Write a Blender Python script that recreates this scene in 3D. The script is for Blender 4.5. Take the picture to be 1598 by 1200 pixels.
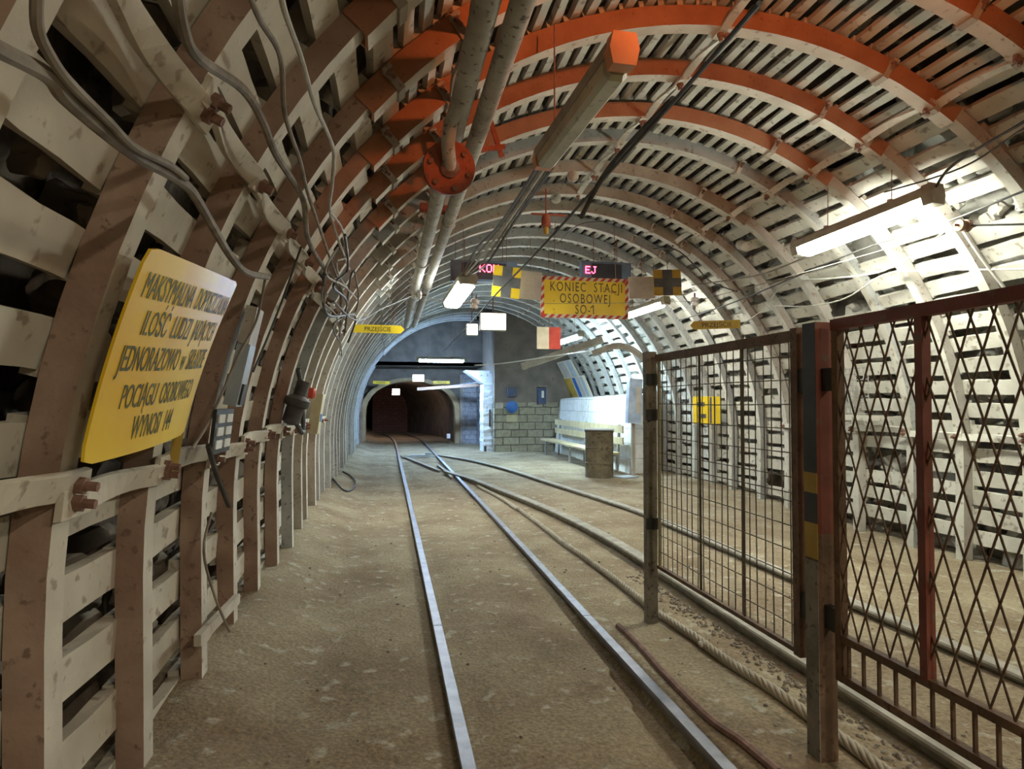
import bpy, bmesh, math, random
from mathutils import Vector, Matrix, noise

sc = bpy.context.scene
for o in list(bpy.data.objects):
    bpy.data.objects.remove(o)
COL = sc.collection
PI = math.pi
random.seed(11)

# ------------------------------------------------------------------ camera, world, exposure
FPX = 1000.0
EYE = Vector((0, 0, 1.4))
YAW, PITCH = 0.19347251694610498, 0.027992686106813897
FW = Vector((math.sin(YAW) * math.cos(PITCH), math.cos(YAW) * math.cos(PITCH), math.sin(PITCH)))
RT = Vector((math.cos(YAW), -math.sin(YAW), 0))
UP = RT.cross(FW)
cam_d = bpy.data.cameras.new('camera')
cam_d.sensor_width = 36
cam_d.lens = FPX / 1598 * 36
cam_d.clip_start = 0.02
cam = bpy.data.objects.new('camera', cam_d)
COL.objects.link(cam)
mw = Matrix((RT, UP, -FW)).transposed().to_4x4()
mw.translation = EYE
cam.matrix_world = mw
sc.camera = cam

world = bpy.data.worlds.new('world')
sc.world = world
world.use_nodes = True
world.node_tree.nodes['Background'].inputs[0].default_value = (0.5, 0.5, 0.5, 1)
world.node_tree.nodes['Background'].inputs[1].default_value = 0.02

sc.view_settings.view_transform = 'Standard'
sc.view_settings.look = 'None'
sc.view_settings.exposure = 0.72
sc.view_settings.gamma = 1.0
sc.view_settings.use_curve_mapping = False

def light(name, kind, loc, power, color, radius=0.05, size=None, size_y=None, rot=None):
    d = bpy.data.lights.new(name, kind)
    d.energy = power
    d.color = color
    if kind == 'AREA':
        d.shape = 'RECTANGLE'
        d.size = size
        d.size_y = size_y
    else:
        d.shadow_soft_size = radius
    o = bpy.data.objects.new(name, d)
    o.location = loc
    if rot:
        o.rotation_euler = rot
    COL.objects.link(o)
    return o

# red warning lamp and white tubes of the tunnel behind the camera (the lamps themselves are built further down)
rl = light('red_lamp_light', 'SPOT', (1.75, 1.50, 3.40), 90, (1.0, 0.27, 0.08), 0.06, rot=(math.radians(90 + 24), 0, 0))
rl.data.spot_size = math.radians(124)
rl.data.spot_blend = 0.6
light('rear_tube_light', 'AREA', (1.7, -1.7, 3.35), 58, (1.0, 0.87, 0.64), size=0.12, size_y=1.2)
light('rear_tube_light', 'AREA', (3.6, -1.0, 3.2), 44, (1.0, 0.95, 0.74), size=0.12, size_y=1.2)

# pixel of the 1598x1200 frame -> point of the tunnel (used to measure, every point lies at its real distance)
ACX, ACZ = 2.36, 0.8
def ray(x, y):
    return FW + (x - 799) / FPX * RT + (600 - y) / FPX * UP
def at_y(x, y, Y):
    d = ray(x, y)
    return EYE + d * (Y / d.y)
def at_x(x, y, X):
    d = ray(x, y)
    return EYE + d * (X / d.x)
def on_ground(x, y, z=0.0):
    d = ray(x, y)
    return EYE + d * ((z - 1.4) / d.z)
def cyl(x, y, R):
    d = ray(x, y)
    ox, oz = -ACX, 1.4 - ACZ
    a = d.x ** 2 + d.z ** 2
    b = 2 * (ox * d.x + oz * d.z)
    c = ox * ox + oz * oz - R * R
    t = (-b + math.sqrt(b * b - 4 * a * c)) / (2 * a)
    p = EYE + d * t
    if p.z < ACZ:
        X = ACX - R if d.x < 0 else ACX + R
        p = EYE + d * (X / d.x)
    return p
def arc(R, deg, Y):
    """point of the tunnel profile: deg 0 = right springing, 90 = crown, 180 = left springing; beyond that straight legs"""
    a = math.radians(deg)
    if deg < 0:
        return Vector((ACX + R - 0.06 * math.radians(-deg), Y, ACZ + R * a))
    if deg > 180:
        return Vector((ACX - R + 0.06 * math.radians(deg - 180), Y, ACZ - R * (a - PI)))
    return Vector((ACX + R * math.cos(a), Y, ACZ + R * math.sin(a)))
def arc_n(deg):
    """unit normal pointing outwards to the rock, and tangent"""
    a = math.radians(min(max(deg, 0), 180))
    n = Vector((math.cos(a), 0, math.sin(a)))
    t = Vector((-math.sin(a), 0, math.cos(a)))
    return n, t

# ------------------------------------------------------------------ materials
def mat(name, c1, c2=None, rough=0.85, metal=0.0, scale=6.0, bump=0.3, c3=None, spots=0.0, spot_scale=40, detail=6, contrast=(0.35, 0.65), wpos=False, bdist=0.01):
    m = bpy.data.materials.new(name)
    m.use_nodes = True
    nt = m.node_tree
    b = nt.nodes['Principled BSDF']
    b.inputs['Roughness'].default_value = rough
    b.inputs['Metallic'].default_value = metal
    if wpos:
        tc = nt.nodes.new('ShaderNodeNewGeometry'); vec = tc.outputs['Position']
    else:
        tc = nt.nodes.new('ShaderNodeTexCoord'); vec = tc.outputs['Object']
        oi = nt.nodes.new('ShaderNodeObjectInfo')
        ad = nt.nodes.new('ShaderNodeVectorMath'); ad.operation = 'ADD'
        nt.links.new(vec, ad.inputs[0]); nt.links.new(oi.outputs['Location'], ad.inputs[1])
        vec = ad.outputs[0]
    n1 = nt.nodes.new('ShaderNodeTexNoise')
    n1.inputs['Scale'].default_value = scale
    n1.inputs['Detail'].default_value = detail
    nt.links.new(vec, n1.inputs['Vector'])
    r = nt.nodes.new('ShaderNodeValToRGB')
    r.color_ramp.elements[0].position = contrast[0]
    r.color_ramp.elements[1].position = contrast[1]
    r.color_ramp.elements[0].color = (*c1, 1)
    r.color_ramp.elements[1].color = (*(c2 or c1), 1)
    nt.links.new(n1.outputs['Fac'], r.inputs['Fac'])
    col = r.outputs['Color']
    n2 = nt.nodes.new('ShaderNodeTexNoise')
    n2.inputs['Scale'].default_value = spot_scale
    n2.inputs['Detail'].default_value = 4
    nt.links.new(vec, n2.inputs['Vector'])
    if c3:
        r2 = nt.nodes.new('ShaderNodeValToRGB')
        r2.color_ramp.elements[0].position = 0.62 - spots * 0.2
        r2.color_ramp.elements[1].position = 0.70 - spots * 0.2
        nt.links.new(n2.outputs['Fac'], r2.inputs['Fac'])
        mx = nt.nodes.new('ShaderNodeMix'); mx.data_type = 'RGBA'
        nt.links.new(r2.outputs['Color'], mx.inputs['Factor'])
        nt.links.new(col, mx.inputs['A'])
        mx.inputs['B'].default_value = (*c3, 1)
        col = mx.outputs['Result']
    nt.links.new(col, b.inputs['Base Color'])
    if bump:
        bp = nt.nodes.new('ShaderNodeBump')
        bp.inputs['Strength'].default_value = bump
        bp.inputs['Distance'].default_value = bdist
        nt.links.new(n2.outputs['Fac'], bp.inputs['Height'])
        nt.links.new(bp.outputs['Normal'], b.inputs['Normal'])
    return m

def emit(name, color, strength):
    m = bpy.data.materials.new(name)
    m.use_nodes = True
    nt = m.node_tree
    b = nt.nodes['Principled BSDF']
    b.inputs['Base Color'].default_value = (0.8, 0.8, 0.8, 1)
    n = nt.nodes.new('ShaderNodeTexNoise'); n.inputs['Scale'].default_value = 3
    mr = nt.nodes.new('ShaderNodeMapRange')
    mr.inputs['To Min'].default_value = strength * 0.92
    mr.inputs['To Max'].default_value = strength * 1.08
    nt.links.new(n.outputs['Fac'], mr.inputs['Value'])
    nt.links.new(mr.outputs['Result'], b.inputs['Emission Strength'])
    b.inputs['Emission Color'].default_value = (*color, 1)
    return m

def brick_mat(name, c1, c2, mortar, scale=1.0, bw=0.5, rh=0.25, msize=0.02, rough=0.9, axis='xz'):
    m = bpy.data.materials.new(name)
    m.use_nodes = True
    nt = m.node_tree
    b = nt.nodes['Principled BSDF']
    b.inputs['Roughness'].default_value = rough
    g = nt.nodes.new('ShaderNodeNewGeometry')
    sp = nt.nodes.new('ShaderNodeSeparateXYZ'); nt.links.new(g.outputs['Position'], sp.inputs[0])
    cb = nt.nodes.new('ShaderNodeCombineXYZ')
    nt.links.new(sp.outputs['X' if axis == 'xz' else 'Y'], cb.inputs['X'])
    nt.links.new(sp.outputs['Z'], cb.inputs['Y'])
    nz = nt.nodes.new('ShaderNodeTexNoise'); nz.inputs['Scale'].default_value = 5
    nt.links.new(g.outputs['Position'], nz.inputs['Vector'])
    vm = nt.nodes.new('ShaderNodeVectorMath'); vm.operation = 'MULTIPLY_ADD'
    nt.links.new(nz.outputs['Color'], vm.inputs[0]); vm.inputs[1].default_value = (0.05, 0.05, 0); nt.links.new(cb.outputs[0], vm.inputs[2])
    br = nt.nodes.new('ShaderNodeTexBrick')
    nt.links.new(vm.outputs[0], br.inputs['Vector'])
    br.inputs['Color1'].default_value = (*c1, 1)
    br.inputs['Color2'].default_value = (*c2, 1)
    br.inputs['Mortar'].default_value = (*mortar, 1)
    br.inputs['Scale'].default_value = scale
    br.inputs['Brick Width'].default_value = bw
    br.inputs['Row Height'].default_value = rh
    br.inputs['Mortar Size'].default_value = msize
    n2 = nt.nodes.new('ShaderNodeTexNoise'); n2.inputs['Scale'].default_value = 9; n2.inputs['Detail'].default_value = 6
    nt.links.new(g.outputs['Position'], n2.inputs['Vector'])
    mx = nt.nodes.new('ShaderNodeMix'); mx.data_type = 'RGBA'; mx.blend_type = 'OVERLAY'
    mx.inputs['Factor'].default_value = 0.5
    nt.links.new(br.outputs['Color'], mx.inputs['A']); nt.links.new(n2.outputs['Fac'], mx.inputs['B'])
    nt.links.new(mx.outputs['Result'], b.inputs['Base Color'])
    bp = nt.nodes.new('ShaderNodeBump'); bp.inputs['Strength'].default_value = 0.6; bp.inputs['Distance'].default_value = 0.02
    bp.invert = True
    nt.links.new(br.outputs['Fac'], bp.inputs['Height'])
    nt.links.new(bp.outputs['Normal'], b.inputs['Normal'])
    return m

M = {}
M['white'] = mat('whitewash', (0.42, 0.395, 0.335), (0.56, 0.54, 0.47), 0.95, c3=(0.28, 0.245, 0.19), spots=0.15, spot_scale=14, scale=3)
M['white_dirty'] = mat('dusty_whitewash', (0.44, 0.39, 0.32), (0.56, 0.51, 0.425), 0.95, c3=(0.32, 0.26, 0.20), spots=0.1, spot_scale=18, scale=4)
M['bluewhite'] = mat('pale_paint', (0.62, 0.66, 0.66), (0.74, 0.77, 0.76), 0.9, c3=(0.4, 0.42, 0.42), spots=0.1, spot_scale=12)
M['rust'] = mat('rusted_steel', (0.26, 0.165, 0.12), (0.36, 0.255, 0.195), 0.9, c3=(0.19, 0.12, 0.09), spots=0.05, spot_scale=30, scale=5)
M['rust_pale'] = mat('dusty_steel', (0.29, 0.245, 0.195), (0.39, 0.345, 0.285), 0.9, c3=(0.22, 0.17, 0.13), spots=0.1, spot_scale=25, scale=4)
M['grey_steel'] = mat('grey_painted_steel', (0.26, 0.26, 0.25), (0.36, 0.36, 0.34), 0.85, c3=(0.18, 0.16, 0.14), spots=0.1, spot_scale=25, scale=4)
M['rust_orange'] = mat('orange_brown_steel', (0.30, 0.125, 0.065), (0.38, 0.175, 0.09), 0.8, c3=(0.2, 0.09, 0.05), spots=-0.1, spot_scale=35, scale=5)  # more orange brown than the legs, on crowns of the nearest arches
M['rust_white'] = mat('limed_steel', (0.36, 0.33, 0.29), (0.48, 0.45, 0.40), 0.9, c3=(0.25, 0.18, 0.14), spots=0.05, spot_scale=25, scale=4)
M['bolt'] = mat('rusty_bolt', (0.16, 0.085, 0.06), (0.25, 0.14, 0.10), 0.8, scale=20)
M['rock'] = mat('dark_rock', (0.035, 0.028, 0.022), (0.15, 0.12, 0.095), 0.95, c3=(0.22, 0.19, 0.155), spots=0.2, spot_scale=7, scale=2.5, wpos=True, bdist=0.05, bump=0.6)
M['rock_roof'] = mat('dark_roof_rock', (0.028, 0.022, 0.018), (0.085, 0.065, 0.05), 0.95, c3=(0.20, 0.17, 0.13), spots=0.0, spot_scale=6, scale=3, wpos=True, bdist=0.05, bump=0.6)  # darker than the wall rock, behind the gaps of the roof boards
M['rock_white'] = mat('whitewashed_rock', (0.26, 0.25, 0.22), (0.48, 0.46, 0.41), 0.95, c3=(0.06, 0.055, 0.045), spots=0.05, spot_scale=4.5, scale=3, wpos=True, bdist=0.05, bump=0.6)
M['stone'] = mat('rubble_stone', (0.16, 0.13, 0.105), (0.34, 0.30, 0.25), 0.95, scale=3, wpos=True, spot_scale=20)
M['stone_white'] = mat('limed_stone', (0.36, 0.34, 0.30), (0.55, 0.53, 0.47), 0.95, c3=(0.2, 0.18, 0.15), scale=3, wpos=True, spot_scale=12)
M['steel'] = mat('worn_rail_steel', (0.21, 0.21, 0.235), (0.30, 0.30, 0.34), 0.5, 0.75, scale=12, bump=0.05, c3=(0.3, 0.26, 0.23), spots=0.0)
M['rail_rust'] = mat('dull_rail_steel', (0.24, 0.22, 0.18), (0.38, 0.35, 0.29), 0.7, 0.2, scale=10, bump=0.15)
M['pipe'] = mat('dusty_pipe', (0.30, 0.28, 0.24), (0.44, 0.41, 0.36), 0.8, 0.0, scale=6, c3=(0.12, 0.10, 0.08), spots=0.1, spot_scale=25)
M['redpaint'] = mat('red_lead_paint', (0.26, 0.06, 0.03), (0.36, 0.10, 0.05), 0.7, scale=10, c3=(0.15, 0.06, 0.04), spots=0.1)
M['fence_red'] = mat('fence_red_paint', (0.15, 0.035, 0.02), (0.21, 0.055, 0.035), 0.6, scale=8, c3=(0.15, 0.08, 0.05), spots=0.1, spot_scale=20)
M['fence_rust'] = mat('fence_rust', (0.11, 0.065, 0.04), (0.19, 0.115, 0.07), 0.8, scale=9, c3=(0.1, 0.05, 0.03), spots=0.2)
M['fence_wire'] = mat('fence_wire', (0.10, 0.085, 0.065), (0.19, 0.16, 0.12), 0.7, 0.3, scale=10)
M['fence_grey'] = mat('weathered_post', (0.17, 0.155, 0.125), (0.28, 0.255, 0.21), 0.9, scale=8, c3=(0.11, 0.09, 0.07), spots=0.15)
M['yellow'] = mat('yellow_enamel', (0.72, 0.51, 0.02), (0.84, 0.62, 0.025), 0.45, scale=3, bump=0.05, c3=(0.45, 0.25, 0.03), spots=-0.25, spot_scale=9)
M['yellow_big'] = mat('yellow_lacquer', (0.70, 0.42, 0.008), (0.82, 0.58, 0.02), 0.42, scale=2.2, bump=0.04, c3=(0.42, 0.21, 0.03), spots=-0.22, spot_scale=6)
M['yellow_dull'] = mat('faded_yellow', (0.36, 0.23, 0.03), (0.46, 0.31, 0.05), 0.7, scale=6, bump=0.1)
M['black'] = mat('black_paint', (0.02, 0.02, 0.018), (0.035, 0.033, 0.03), 0.6, scale=10, bump=0.05)
M['darkgrey'] = mat('dark_grey_paint', (0.075, 0.08, 0.08), (0.12, 0.125, 0.125), 0.8, scale=8, bump=0.05)
M['ink'] = mat('faded_black_lettering', (0.05, 0.055, 0.02), (0.12, 0.12, 0.03), 0.6, scale=8, bump=0.0)
M['red'] = mat('red_sign_paint', (0.45, 0.04, 0.025), (0.55, 0.07, 0.04), 0.6, scale=8, bump=0.05)
M['cream'] = mat('cream_sign_paint', (0.60, 0.52, 0.37), (0.70, 0.62, 0.46), 0.7, scale=8, bump=0.05)
M['panel'] = mat('blank_grey_panel', (0.40, 0.37, 0.32), (0.50, 0.47, 0.41), 0.7, scale=5, bump=0.05, c3=(0.3, 0.27, 0.23))
M['ledbox'] = mat('blue_grey_housing', (0.07, 0.10, 0.15), (0.10, 0.14, 0.20), 0.5, scale=5, bump=0.03)
M['ledface'] = mat('dark_display_face', (0.02, 0.022, 0.03), (0.03, 0.03, 0.04), 0.4, scale=5, bump=0.0)
M['led'] = emit('red_led', (1.0, 0.03, 0.10), 7)
M['cable'] = mat('dusty_cable', (0.15, 0.125, 0.10), (0.27, 0.235, 0.195), 0.8, scale=12, bump=0.1)
M['cable_pale'] = mat('pale_cable', (0.36, 0.34, 0.30), (0.5, 0.48, 0.43), 0.7, scale=12, bump=0.1)
M['cable_black'] = mat('black_cable', (0.03, 0.028, 0.026), (0.07, 0.065, 0.06), 0.6, scale=12, bump=0.1)
M['lampglass'] = mat('dusty_lamp_cover', (0.33, 0.29, 0.17), (0.45, 0.41, 0.26), 0.4, scale=4, bump=0.05, c3=(0.25, 0.22, 0.14), spots=0.1, spot_scale=30)
M['lampbody'] = mat('lamp_body', (0.20, 0.18, 0.13), (0.28, 0.26, 0.19), 0.6, scale=8)
M['lampcap_red_lit'] = mat('lamp_cap_red_glow', (0.55, 0.22, 0.10), (0.62, 0.28, 0.14), 0.5, scale=8, bump=0.05)  # orange light of the red lamp put into the cap colour
M['porcelain'] = mat('porcelain', (0.65, 0.64, 0.6), (0.78, 0.77, 0.74), 0.3, scale=8, bump=0.02)
M['wood'] = mat('bench_wood', (0.42, 0.35, 0.20), (0.55, 0.47, 0.29), 0.7, scale=6)
M['barrel'] = mat('rusty_drum', (0.105, 0.085, 0.05), (0.18, 0.145, 0.09), 0.65, 0.2, scale=7, c3=(0.07, 0.05, 0.035), spots=0.2, spot_scale=15)
M['rope'] = mat('dusty_rope', (0.34, 0.30, 0.23), (0.44, 0.39, 0.31), 0.95, scale=14)
M['blue'] = mat('blue_sign_paint', (0.02, 0.11, 0.36), (0.03, 0.15, 0.45), 0.5, scale=8, bump=0.02)
M['navy'] = mat('navy_box_paint', (0.03, 0.05, 0.11), (0.05, 0.07, 0.14), 0.5, scale=8, bump=0.02)
M['device'] = mat('beige_device', (0.36, 0.33, 0.20), (0.44, 0.40, 0.26), 0.6, scale=8, bump=0.03)
M['greybox'] = mat('blue_grey_box', (0.30, 0.35, 0.39), (0.40, 0.45, 0.49), 0.4, scale=6, bump=0.02)
M['plastic'] = mat('cloudy_plastic_cover', (0.28, 0.35, 0.48), (0.42, 0.50, 0.62), 0.2, scale=5, bump=0.05)
M['brick_grey'] = brick_mat('grey_brickwork', (0.25, 0.235, 0.175), (0.33, 0.31, 0.235), (0.10, 0.09, 0.07), 1.0, 0.47, 0.215, 0.014)
M['brick_white'] = brick_mat('limed_brickwork', (0.60, 0.60, 0.57), (0.68, 0.68, 0.65), (0.40, 0.40, 0.38), 1.0, 0.62, 0.30, 0.009, axis='yz')
M['brick_lilac'] = brick_mat('limed_grey_brickwork', (0.30, 0.30, 0.33), (0.36, 0.36, 0.39), (0.2, 0.2, 0.22), 1.0, 0.38, 0.16, 0.010)
M['brick_red'] = brick_mat('dark_red_brickwork', (0.16, 0.085, 0.07), (0.20, 0.105, 0.085), (0.085, 0.06, 0.055), 1.0, 0.3, 0.12, 0.014)
M['concrete'] = mat('yellowish_concrete', (0.36, 0.27, 0.15), (0.46, 0.36, 0.21), 0.9, scale=5, wpos=True)
M['plaster'] = mat('brown_plaster', (0.17, 0.145, 0.125), (0.24, 0.205, 0.175), 0.95, scale=3, wpos=True, c3=(0.18, 0.15, 0.12), spot_scale=6)
M['darkwall'] = mat('dark_tunnel_wall', (0.07, 0.062, 0.055), (0.12, 0.105, 0.09), 0.95, scale=3, wpos=True)
M['chalk'] = mat('flaking_lime', (0.62, 0.66, 0.70), (0.75, 0.78, 0.8), 0.9, scale=7, wpos=True, c3=(0.3, 0.3, 0.3), spots=0.05, spot_scale=11)

def floor_mat():
    m = mat('trodden_dust', (0.185, 0.13, 0.075), (0.32, 0.265, 0.172), 0.97, scale=1.6, wpos=True, c3=(0.36, 0.32, 0.245), spots=0.12, spot_scale=9, bump=0.55, bdist=0.03, detail=8, contrast=(0.3, 0.7))
    nt = m.node_tree
    b = nt.nodes['Principled BSDF']
    g = [n for n in nt.nodes if n.type == 'NEW_GEOMETRY'][0]
    n3 = nt.nodes.new('ShaderNodeTexNoise'); n3.inputs['Scale'].default_value = 55; n3.inputs['Detail'].default_value = 5
    nt.links.new(g.outputs['Position'], n3.inputs['Vector'])
    mx = nt.nodes.new('ShaderNodeMix'); mx.data_type = 'RGBA'; mx.blend_type = 'OVERLAY'; mx.inputs['Factor'].default_value = 0.75
    l = b.inputs['Base Color'].links[0]
    nt.links.new(l.from_socket, mx.inputs['A']); nt.links.new(n3.outputs['Fac'], mx.inputs['B'])
    nt.links.new(mx.outputs['Result'], b.inputs['Base Color'])
    bp = [n for n in nt.nodes if n.type == 'BUMP'][0]
    b2 = nt.nodes.new('ShaderNodeBump'); b2.inputs['Strength'].default_value = 0.5; b2.inputs['Distance'].default_value = 0.012
    nt.links.new(n3.outputs['Fac'], b2.inputs['Height']); nt.links.new(bp.outputs['Normal'], b2.inputs['Normal'])
    nt.links.new(b2.outputs['Normal'], b.inputs['Normal'])
    return m
M['floor'] = floor_mat()

# ------------------------------------------------------------------ mesh helpers
class MB:
    def __init__(s):
        s.v, s.f, s.mi = [], [], []
    def add(s, vs, fs, mi=0):
        o = len(s.v)
        s.v += [Vector(p) for p in vs]
        s.f += [tuple(i + o for i in f) for f in fs]
        s.mi += [mi] * len(fs)
        return s
    def box(s, c, size, R=None, mi=0):
        hx, hy, hz = size[0] / 2, size[1] / 2, size[2] / 2
        c = Vector(c)
        vs = [Vector((x, y, z)) for x in (-hx, hx) for y in (-hy, hy) for z in (-hz, hz)]
        if R is not None:
            vs = [R @ p for p in vs]
        return s.add([c + p for p in vs], [(0, 1, 3, 2), (4, 6, 7, 5), (0, 4, 5, 1), (2, 3, 7, 6), (0, 2, 6, 4), (1, 5, 7, 3)], mi)
    def bar(s, p0, p1, w, h, up=Vector((0, 0, 1)), mi=0):
        p0, p1 = Vector(p0), Vector(p1)
        y = (p1 - p0).normalized()
        x = y.cross(Vector(up))
        if x.length < 1e-4:
            x = y.cross(Vector((1, 0, 0)))
        x.normalize()
        z = x.cross(y)
        R = Matrix((x, y, z)).transposed()
        return s.box((p0 + p1) / 2, (w, (p1 - p0).length, h), R, mi)
    def sweep(s, pts, prof, ups=None, closed_prof=True, cap=True, mi=0, scale=None):
        """prof: list of (a,b): a along side vector, b along up"""
        pts = [Vector(p) for p in pts]
        n, k = len(pts), len(prof)
        vs = []
        for i, p in enumerate(pts):
            t = (pts[min(i + 1, n - 1)] - pts[max(i - 1, 0)])
            t = t.normalized() if t.length > 1e-9 else Vector((0, 1, 0))
            u = Vector(ups[i]) if isinstance(ups, list) else Vector(ups or (0, 0, 1))
            sd = t.cross(u)
            if sd.length < 1e-4:
                sd = t.cross(Vector((1, 0.01, 0)))
            sd.normalize()
            u2 = sd.cross(t)
            f = scale[i] if scale else 1
            for a, b in prof:
                vs.append(p + sd * a * f + u2 * b * f)
        fs = []
        for i in range(n - 1):
            for j in range(k if closed_prof else k - 1):
                j2 = (j + 1) % k
                fs.append((i * k + j, i * k + j2, (i + 1) * k + j2, (i + 1) * k + j))
        if cap and closed_prof:
            fs.append(tuple(range(k - 1, -1, -1)))
            fs.append(tuple((n - 1) * k + j for j in range(k)))
        return s.add(vs, fs, mi)
    def tube(s, pts, r, n=8, mi=0, smooth_n=0, cap=True):
        pts = [Vector(p) for p in pts]
        if smooth_n:
            pts = spline(pts, smooth_n)
        # parallel transport
        prof = [(r * math.cos(2 * PI * i / n), r * math.sin(2 * PI * i / n)) for i in range(n)]
        t0 = (pts[1] - pts[0]).normalized()
        u = Vector((0, 0, 1)) if abs(t0.z) < 0.9 else Vector((1, 0, 0))
        ups = []
        for i in range(len(pts)):
            t = (pts[min(i + 1, len(pts) - 1)] - pts[max(i - 1, 0)]).normalized()
            u = u - t * u.dot(t)
            if u.length < 1e-5:
                u = t.orthogonal()
            u.normalize()
            ups.append(u.copy())
        return s.sweep(pts, prof, ups, True, cap, mi)
    def lathe(s, base, axis, prof, n=20, mi=0):
        """prof: list of (r, h) along axis"""
        base = Vector(base)
        ax = Vector(axis).normalized()
        e1 = ax.orthogonal().normalized()
        e2 = ax.cross(e1)
        vs = []
        for r, h in prof:
            for i in range(n):
                a = 2 * PI * i / n
                vs.append(base + ax * h + (e1 * math.cos(a) + e2 * math.sin(a)) * max(r, 1e-5))
        k = len(prof)
        fs = [(i * n + j, i * n + (j + 1) % n, (i + 1) * n + (j + 1) % n, (i + 1) * n + j) for i in range(k - 1) for j in range(n)]
        fs.append(tuple(range(n - 1, -1, -1)))
        fs.append(tuple((k - 1) * n + j for j in range(n)))
        return s.add(vs, fs, mi)
    def blob(s, c, r, seed=0, squash=(1, 1, 1), mi=0, sub=1):
        bm = bmesh.new()
        bmesh.ops.create_icosphere(bm, subdivisions=sub, radius=1)
        rd = random.Random(seed)
        rot = Matrix.Rotation(rd.uniform(0, 6), 3, Vector((rd.random(), rd.random(), rd.random() + 0.1)).normalized())
        vs = []
        for v in bm.verts:
            if sub > 1:
                q = v.co * 1.3 + Vector((seed * 1.7 % 50, 0, 0))
                p = v.co * (1 + 0.55 * noise.noise(q) + 0.22 * noise.noise(q * 2.7) + rd.uniform(-0.02, 0.02))
                p = Vector((min(max(p.x, -0.72), 0.8), min(max(p.y, -0.75), 0.7), min(max(p.z, -0.7), 0.72)))
            else:
                p = v.co * rd.uniform(0.72, 1.12)
            p = Vector((p.x * squash[0], p.y * squash[1], p.z * squash[2]))
            vs.append(Vector(c) + rot @ p * r)
        fs = [tuple(v.index for v in f.verts) for f in bm.faces]
        bm.free()
        return s.add(vs, fs, mi)
    def build(s, name, mats, parent=None, smooth=False, origin=None):
        me = bpy.data.meshes.new(name)
        off = Vector(origin) if origin is not None else Vector((0, 0, 0))
        if parent is not None:
            off = world_loc(parent)
        me.from_pydata([p - off for p in s.v], [], s.f)
        if not isinstance(mats, (list, tuple)):
            mats = [mats]
        for m in mats:
            me.materials.append(M[m] if isinstance(m, str) else m)
        if len(mats) > 1:
            me.polygons.foreach_set('material_index', s.mi)
        bm = bmesh.new(); bm.from_mesh(me)
        bmesh.ops.recalc_face_normals(bm, faces=bm.faces)
        bm.to_mesh(me); bm.free()
        if smooth:
            for p in me.polygons:
                p.use_smooth = True
            me.set_sharp_from_angle(angle=math.radians(40))
        me.update()
        o = bpy.data.objects.new(name, me)
        COL.objects.link(o)
        if parent is not None:
            o.parent = parent
        elif origin is not None:
            o.location = off
        return o

def world_loc(o):
    v = Vector((0, 0, 0))
    while o is not None:
        v = v + o.location
        o = o.parent
    return v

def spline(P, n):
    out = []
    P = [Vector(p) for p in P]
    for i in range(len(P) - 1):
        p0, p1, p2, p3 = P[max(i - 1, 0)], P[i], P[i + 1], P[min(i + 2, len(P) - 1)]
        for j in range(n):
            t = j / n
            out.append(0.5 * ((2 * p1) + (p2 - p0) * t + (2 * p0 - 5 * p1 + 4 * p2 - p3) * t * t + (3 * p1 - p0 - 3 * p2 + p3) * t ** 3))
    out.append(P[-1])
    return out

def tag(o, label=None, cat=None, group=None, kind=None):
    if label: o['label'] = label
    if cat: o['category'] = cat
    if group: o['group'] = group
    if kind: o['kind'] = kind
    return o

def empty(name, loc, label=None, cat=None, group=None):
    o = bpy.data.objects.new(name, None)
    o.empty_display_size = 0.1
    o.location = loc
    COL.objects.link(o)
    return tag(o, label, cat, group)

def kids(o):
    return [c for c in bpy.data.objects if c.parent == o]

def copy_tree(o, parent=None, tree=None):
    c = o.copy()
    COL.objects.link(c)
    c.parent = parent
    for ch in (tree or {}).get(o.name, []) if tree is not None else kids(o):
        copy_tree(ch, c, tree)
    return c
def tree_of(o):
    t = {}
    def go(x):
        t[x.name] = kids(x)
        for y in t[x.name]:
            go(y)
    go(o)
    return t

def text_mb(body, size, fn, depth=0.002, xs=1.0, space=1.0, align='LEFT'):
    """letters as a mesh; fn(u, v, w) -> world point. u across, v up, w out of the sign"""
    cu = bpy.data.curves.new('text', 'FONT')
    cu.body = body
    cu.size = size
    cu.extrude = depth
    cu.resolution_u = 3
    cu.align_x = align
    cu.space_character = space
    ob = bpy.data.objects.new('text', cu)
    COL.objects.link(ob)
    dg = bpy.context.evaluated_depsgraph_get()
    me = bpy.data.meshes.new_from_object(ob.evaluated_get(dg))
    mb = MB()
    mb.add([fn(v.co.x * xs, v.co.y, v.co.z + depth) for v in me.vertices], [tuple(p.vertices) for p in me.polygons])
    bpy.data.objects.remove(ob)
    bpy.data.curves.remove(cu)
    bpy.data.meshes.remove(me)
    return mb

ORD = 'zeroth first second third fourth fifth sixth seventh eighth ninth tenth eleventh twelfth thirteenth fourteenth fifteenth sixteenth seventeenth eighteenth nineteenth twentieth'.split()
def ordn(n):
    if n <= 20: return ORD[n]
    tens = {2: 'twenty', 3: 'thirty', 4: 'forty'}[n // 10]
    return tens + ('' if n % 10 == 0 else '-' + ORD[n % 10]) if n % 10 else {30: 'thirtieth', 40: 'fortieth'}[n]

# ------------------------------------------------------------------ the floor
def sstep(a, b, x):
    t = min(max((x - a) / (b - a), 0), 1)
    return t * t * (3 - 2 * t)

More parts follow.
